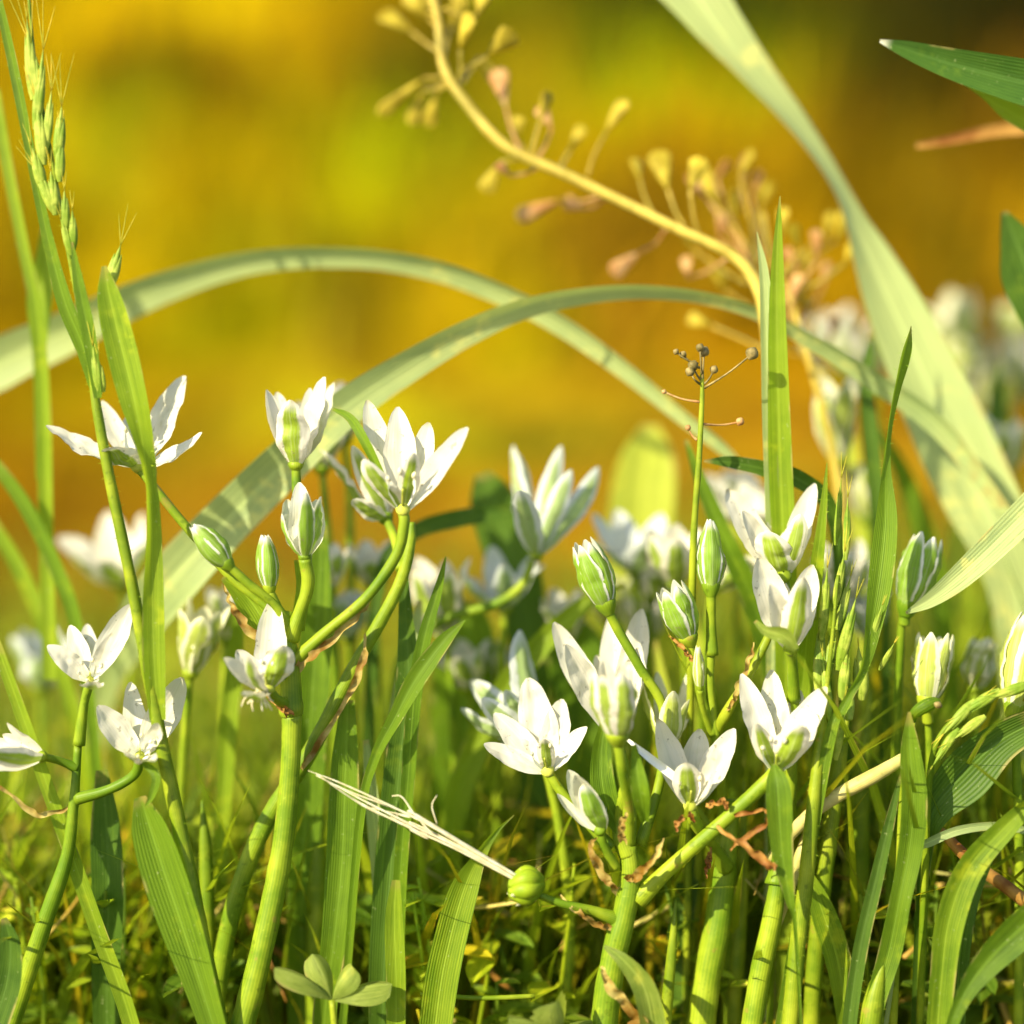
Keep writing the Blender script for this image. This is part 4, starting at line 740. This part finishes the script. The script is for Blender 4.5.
# ------------------------------------------------------------------ seed grasses
def spikelet(root, base, tip, w, awn=18, name='spikelet'):
    mm = base[2]; b = P(*base); t = P(*tip); m = MB(); ax = (t-b)
    for s, q, e in ((0, 1, 0), (-1, .74, .06), (1, .8, .0)):
        sd = ax.cross(FWD).normalized()*s*w*PX(mm)*.2
        pod(m, b+sd*.3+ax*e, b+ax*(e+q*.9)+sd*1.2, w*PX(mm)*.62, lambda v: math.sin(math.pi*min(1, v*.9+.1)**.75)**.9+.03, 8, 9)
    for s in (-.2, .12, .3)[:2 if awn < 25 else 3]:
        e = t+ax.normalized()*awn*PX(mm)*R.uniform(.7, 1.1)+ax.cross(FWD).normalized()*s*awn*PX(mm)
        tube(m, [(*(b+ax*.9), .0003, 0), (*e, .00008, 0)], 5, 5, 0, (1.8, 1.25, 1.1))
    return m.build(name, SPIKE, root)
def grass(label, culm, group=None, hair=0, ground=True, mat=None, name='seed_grass', lean=.4):
    wp = world(culm)
    if ground: wp = grounded(wp, lean)
    rt = thing(name, label, 'grass', Vector(wp[-1][:3]), group); m = MB(); tube(m, wp, None, 10, .02)
    if hair: hairs(m, wp, hair, .0011)
    m.build('culm', mat or CULM, rt); return rt
g = grass('tall grass with a green awned seed head rising out of view at the upper left', [(28, -10, -4, 3), (36, 70, -4, 3), (52, 160, -4, 4), (70, 260, -4, 5), (90, 360, -4, 7), (97, 410, -4, 10), (112, 490, -4, 11), (130, 575, -4, 12), (146, 660, -4, 13), (163, 750, -4, 14), (184, 850, -4, 16), (206, 960, -4, 17), (224, 1050, -4, 18)], hair=420)
for b, t, w, a in [((34, 100), (26, 10), 14, 10), ((36, 130), (44, 40), 13, 40), ((40, 100), (30, 40), 13, 60), ((44, 165), (36, 95), 15, 30), ((46, 150), (52, 84), 11, 30), ((58, 160), (62, 100), 14, 45), ((60, 182), (60, 128), 12, 20), ((44, 190), (30, 140), 14, 24), ((56, 215), (50, 165), 13, 18), ((55, 212), (34, 165), 14, 30), ((66, 232), (64, 185), 11, 16), ((72, 255), (60, 215), 10, 14), ((74, 250), (72, 205), 10, 14), ((100, 395), (92, 340), 12, 20), ((104, 392), (98, 355), 8, 14)]:
    spikelet(g, b+(-5,), t+(-6,), w, a)
spikelet(g, (108, 290, -5), (122, 240, -5), 15, 34); stalk(g, [(107, 330, -5, 2.5), (107, 290, -5, 3)], 3, name='spikelet_stalk')
for path, mt in (([(-6, -20, -3, 7), (12, 60, -3, 10), (28, 140, -4, 10), (46, 230, -4, 11), (64, 300, -4, 16), (84, 350, -4, 15), (97, 398, -4, 8)], GREEN), ([(72, 242, -6, 2), (80, 290, -6, 12), (90, 340, -6, 14), (98, 398, -6, 8)], GREEN),
    ([(104, 266, -8, 5), (110, 300, -8, 25), (122, 350, -8, 31), (134, 400, -8, 28), (143, 440, -7, 18, 30), (149, 480, -7, 9, 70), (153, 530, -6, 12, 50), (153, 600, -6, 20, 20), (154, 660, -6, 22, 10), (158, 720, -5, 16)], BRIGHT)):
    m = MB(); wp = world(path); blade(m, wp, None, 6, .22); hairs(m, wp, 140, .0009); m.build('leaf', mt, g)
g = grass('bristly green grass head standing between the fuzzy blade and the twisted blade', [(838, 575, -1, 3), (832, 640, -1, 4), (825, 700, -1, 7), (820, 745, -2, 12), (814, 800, -3, 14), (806, 880, -3, 16), (797, 950, -3, 17), (788, 1050, -3, 18)], hair=260)
for b, t, w, a in [((822, 640), (828, 560), 12, 18), ((834, 610), (846, 545), 10, 26), ((838, 630), (852, 570), 11, 12), ((818, 690), (822, 610), 14, 14), ((826, 680), (836, 620), 12, 12), ((838, 670), (858, 590), 14, 16), ((830, 720), (822, 650), 11, 8), ((842, 700), (848, 640), 13, 10), ((836, 545), (842, 470), 8, 18), ((846, 560), (848, 490), 9, 20), ((815, 620), (806, 590), 10, 8), ((850, 720), (842, 660), 16, 4), ((862, 700), (858, 640), 18, 4), ((868, 650), (884, 600), 9, 6), ((880, 670), (896, 640), 7, 6), ((836, 760), (846, 690), 10, 6)]:
    spikelet(g, b+(R.uniform(-2, 5),), t+(R.uniform(-3, 5),), w, a)
g = grass('green grass head drooping in from the right edge over the dark shaded leaf', [(1050, 686, -2, 5), (1000, 694, -2, 5), (960, 715, -2, 5), (936, 745, -1, 6), (928, 800, 2, 7), (924, 900, 6, 8)])
for b, t, w, a in [((1030, 684), (985, 700), 13, 10), ((1000, 690), (956, 718), 14, 14), ((975, 700), (940, 738), 13, 12), ((985, 716), (950, 742), 12, 14), ((958, 728), (930, 770), 11, 8), ((960, 712), (984, 696), 8, 16)]: spikelet(g, b+(-3,), t+(-4,), w, a)
g = grass('dry yellow straw leaning across behind the broad upright blade', [(905, 758, 0, 13), (870, 778, 0, 15), (830, 800, 2, 15), (800, 824, 5, 13), (770, 860, 10, 11)], mat=DRYC, name='dry_straw', ground=False)
g['category'] = 'straw'
g = grass('reddish brown dry stalk lying across at the right edge', [(1040, 912, 4, 13), (1005, 886, 4, 14), (970, 860, 4, 13), (930, 820, 8, 8)], mat=BROWN, name='dry_stalk', ground=False); g['category'] = 'straw'
g = grass('pale dry straw slanting low behind the grass culm', [(812, 826, 8, 12), (798, 862, 8, 13), (782, 905, 9, 14), (765, 960, 12, 10)], mat=DRYC, name='dry_straw'); g['category'] = 'straw'
g = grass('thin dry stick lying level near the bottom', [(420, 994, 6, 4), (480, 998, 6, 5), (535, 996, 6, 5)], mat=CULM, name='dry_straw', ground=False); g['category'] = 'straw'
for lab, path in [('lime culm behind the curled leaf tip', [(870, 690, 26, 9), (862, 780, 26, 16), (860, 900, 28, 18)]), ('hairy pale culm at the foot of the broad upright blade', [(884, 960, -3, 18), (874, 1000, -3, 22), (866, 1060, -3, 23)]), ('short green culm below the faded bloom', [(744, 780, 24, 10), (742, 880, 24, 14), (736, 980, 24, 15)]), ('slim culm between the two thick centre stems', [(676, 900, 8, 6), (672, 950, 8, 10), (664, 1040, 8, 12)]), ('blurred stout culm low between tall stem and dark blades', [(322, 800, 30, 14), (318, 880, 30, 20), (316, 980, 30, 20)]), ('white-sided blurred culm left of the tall stem', [(202, 800, 18, 9), (206, 860, 18, 14), (208, 960, 18, 14)]), ('yellow-green culm behind the grass head', [(850, 700, 12, 8), (838, 770, 12, 16), (826, 860, 12, 18), (815, 960, 14, 18)])]:
    path[0] = path[0][:3]+(2,); grass(lab, path, name='grass_culm', hair=60)

# ------------------------------------------------------------------ shepherd's purse and other dried stalks
def heart(m, b, t, w, col=None):
    """flat heart-shaped seed case, point at b"""
    b, t = Vector(b), Vector(t); ax = t-b; L = ax.length; ax.normalize(); s = ax.cross(FWD); s.normalize(); a = R.uniform(-.9, .9); n0 = s.cross(ax)
    s, n_ = s*math.cos(a)+n0*math.sin(a), n0*math.cos(a)-s*math.sin(a); rows = []
    for i in range(9):
        v = i/8; hw = w*.5*(v*1.05)**.8 if v < .82 else w*.5*.9*max(.05, (1-((v-.82)/.18)**2))**.5
        th = w*.16*math.sin(math.pi*(.08+.88*v)); o = b+ax*L*v
        rows.append([o+s*hw*math.cos(q)+n_*th*math.sin(q)+ax*(abs(math.cos(q))*.12*L*v*v) for q in [2*math.pi*j/12 for j in range(12)]])
    m.grid(rows, close=True, flip=True, col=col)
def purse(label, stem, cases, group=None, ground=True, mat=None):
    wp = world(stem)
    if ground: wp = grounded(wp)
    rt = thing('dried_seed_stalk', label, 'seed stalk', Vector(wp[-1][:3]), group); m = MB(); tube(m, wp, None, 10, .03); m.build('stem', mat or PURSE, rt)
    for c in cases:
        (bx, by), (tx, ty), w, at, red = c; s = stem[1][2]
        dz = R.uniform(-4, 24); m = MB(); heart(m, P(bx, by, s+dz), P(tx, ty, s+dz+R.uniform(-4, 4)), w*PX(s))
        pc = m.build('seed_case', REDD if red else POD, rt); m = MB()
        tube(m, world([(at[0], at[1], s, 4), ((at[0]+bx)/2+R.uniform(-4, 4), (at[1]+by)/2+R.uniform(-2, 5), s+dz*.6, 3), (bx, by, s+dz, 3)]), 8, 6); m.build('stalk', PURSE if not red else REDD, pc)
    return rt
purse('dried seed stalk curving up from the middle, hung with heart-shaped yellow cases', [(424, -30, 54, 11), (438, 20, 54, 9), (443, 65, 52, 10), (462, 98, 50, 10.5), (505, 146, 46, 11), (560, 172, 44, 11), (610, 196, 42, 11), (680, 230, 38, 11), (730, 254, 36, 12), (754, 280, 35, 13), (765, 320, 34, 12), (772, 400, 34, 12), (776, 500, 36, 12)],
 [((412, 32), (384, 14), 30, (438, 52), 0), ((460, 50), (470, 16), 28, (458, 90), 0), ((488, 55), (512, 34), 30, (462, 70), 0), ((478, 15), (486, -12), 26, (444, 8), 0), ((424, 78), (382, 112), 18, (446, 70), 0), ((424, 90), (412, 122), 18, (448, 80), 0), ((506, 108), (498, 72), 24, (520, 150), 1), ((540, 122), (548, 94), 20, (530, 160), 0), ((500, 162), (486, 190), 22, (532, 160), 0), ((560, 200), (520, 216), 20, (600, 196), 1), ((606, 132), (624, 102), 26, (588, 175), 0), ((640, 252), (614, 272), 22, (668, 226), 1), ((668, 190), (658, 154), 28, (684, 226), 0), ((690, 190), (700, 160), 24, (700, 238), 0), ((516, 140), (518, 118), 18, (524, 152), 0), ((430, 20), (408, -4), 26, (440, 36), 0), ((452, 26), (462, -2), 22, (444, 56), 0), ((480, 58), (494, 78), 20, (462, 84), 0), ((552, 128), (540, 108), 18, (536, 162), 1), ((436, 96), (428, 124), 20, (450, 84), 0), ((510, 176), (498, 164), 16, (540, 166), 1), ((585, 208), (566, 202), 18, (606, 198), 1), ((570, 150), (582, 128), 16, (560, 172), 0), ((640, 180), (636, 160), 20, (654, 216), 0), ((688, 278), (686, 258), 14, (728, 258), 1), ((420, 10), (450, -16), 26, (436, 14), 0)])
cl = [((718, 208), (704, 172), 24), ((742, 190), (746, 156), 20), ((733, 222), (736, 192), 24), ((760, 208), (770, 184), 18), ((716, 180), (728, 162), 16), ((752, 240), (760, 214), 16), ((800, 250), (792, 226), 22), ((818, 260), (816, 232), 18), ((836, 240), (846, 214), 24), ((808, 276), (806, 252), 14), ((792, 300), (798, 276), 22), ((726, 292), (716, 268), 22), ((712, 326), (690, 318), 22), ((822, 290), (828, 264), 16), ((764, 262), (756, 236), 12), ((740, 176), (752, 152), 20), ((708, 200), (690, 176), 22), ((780, 236), (784, 210), 18), ((826, 238), (830, 214), 16), ((798, 268), (786, 250), 16), ((846, 262), (852, 244), 16), ((776, 290), (770, 272), 14), ((720, 240), (722, 216), 16), ((814, 318), (804, 296), 18), ((694, 250), (686, 236), 12), ((752, 196), (760, 172), 16)]
purse('bushy dried seed stalk crowded with yellow and reddish cases by the upright blade', [(764, 214, 70, 4), (770, 250, 70, 5), (790, 300, 70, 6), (806, 350, 60, 7), (826, 420, 62, 8), (840, 500, 64, 9), (850, 640, 68, 12)],
 [(a, b, w*.8, (766+(a[0]-766)*.25+max(0, a[1]-250)*.4, max(a[1], 230)+34), i % 3 == 1) for i, (a, b, w) in enumerate(cl)])
purse('straw-coloured blurred stalk with few cases behind the upright blade', [(800, 345, 80, 8), (820, 375, 80, 11), (836, 420, 80, 13), (842, 480, 80, 13), (846, 600, 84, 12)], [((790, 352), (770, 340), 18, (806, 352), 0), ((830, 340), (836, 318), 18, (818, 372), 1)], mat=DRYC)
g = grass('slim green stalk topped by a tiny dried umbel of dark buds', [(702, 372, 4, 4), (702, 400, 4, 5), (699, 460, 4, 6), (694, 530, 5, 7), (692, 600, 8, 8), (690, 720, 14, 8)], name='dried_umbel'); g['category'] = 'seed stalk'
for (x, y), (bx, by), w, red in [((704, 352), (702, 382), 9, 0), ((683, 355), (700, 368), 6, 0), ((693, 366), (701, 380), 9, 0), ((714, 370), (704, 384), 7, 0), ((752, 354), (704, 388), 11, 0), ((700, 348), (702, 376), 7, 0), ((740, 422), (702, 424), 7, 1), ((676, 352), (698, 364), 5, 0), ((690, 372), (700, 384), 8, 0), ((664, 392), (700, 402), 4, 1), ((688, 428), (697, 440), 5, 1)]:
    m = MB(); z = 4+R.uniform(-3, 3); pod(m, P(x-w*.3, y+w*.5, z), P(x+w*.3, y-w*.6, z), w*1.25*PX(z), None, 8, 7); tube(m, world([(bx, by, 4, 3), ((x+bx)/2, (y+by)/2+2, z, 2), (x, y, z, 2)]), 8, 5, 0)
    m.build('seed_bud', REDD if red else DARK, g)

# ------------------------------------------------------------------ low leaves at the bottom
def leaflet(m, b, t, w, tip=0.0, serr=0.0, n=14):
    b, t = Vector(b), Vector(t); d = t-b; L = d.length; d.normalize(); s = d.cross(FWD*.6+UP*-.8).normalized(); u = s.cross(d); rows = []
    for i in range(n):
        v = i/(n-1); ww = w*.5*(math.sin(math.pi*.5*min(1, v*1.5+.06))**1.2 if v < .62 else max(.0, 1-((v-.62)/.38)**2.2)**.5)
        ww *= 1+serr*((i % 2)-.5)
        rows.append([b+d*L*v+s*q*ww+u*(abs(q)*ww*.85-.12*L*math.sin(math.pi*v)) for q in (-1, -.5, 0, .5, 1)])
    m.grid(rows)
for lab, c, fan in [('three-part clover leaf opening in the grass at the bottom', (332, 1000, -8), [((274, 968), 24), ((312, 954), 26), ((352, 966), 28), ((392, 984), 30)]), ('small toothed green leaf poking up at the bottom edge', (560, 1040, -10), [((508, 1018), 30), ((556, 1002), 44), ((592, 1020), 30)])]:
    rt = thing('clover' if 'clover' in lab else 'toothed_plant', lab, 'plant', P(c[0]+6, 1110, c[2]))
    rt.location.z = 0
    m = MB(); tube(m, world([c+(6,), (c[0]+4, 1050, c[2], 7)])+[(*rt.location, .0018, 0)], 12, 8); m.build('stalk', CULM, rt)
    for (x, y), w in fan:
        m = MB(); leaflet(m, P(*c), P(x, y, c[2]+R.uniform(-7, 7)), w*PX(0), serr=.0 if 'clover' in lab else .18); m.build('leaflet', CLOV, rt)
m = MB(); rt = thing('curled_leaf_tip', 'small curled green leaf tip with a dark end, under the chopped cream bud', 'leaf', P(916, 740, -2))
tube(m, world([(914, 722, -3, 4), (914, 714, -4, 10), (924, 707, -5, 14), (933, 703, -5, 12), (940, 704, -5, 8)]), 24, 10); m.build('leaf', GREEN, rt)
m = MB(); pod(m, P(934, 703, -6.5), P(942, 707, -6.5), 7*PX(0)); m.build('dry_tip', DARK, rt)
m = MB(); wp = world([(914, 722, -3, 5), (906, 760, 2, 9), (900, 860, 4, 9)]); tube(m, grounded(wp), None, 8); m.build('stalk', CULM, rt)
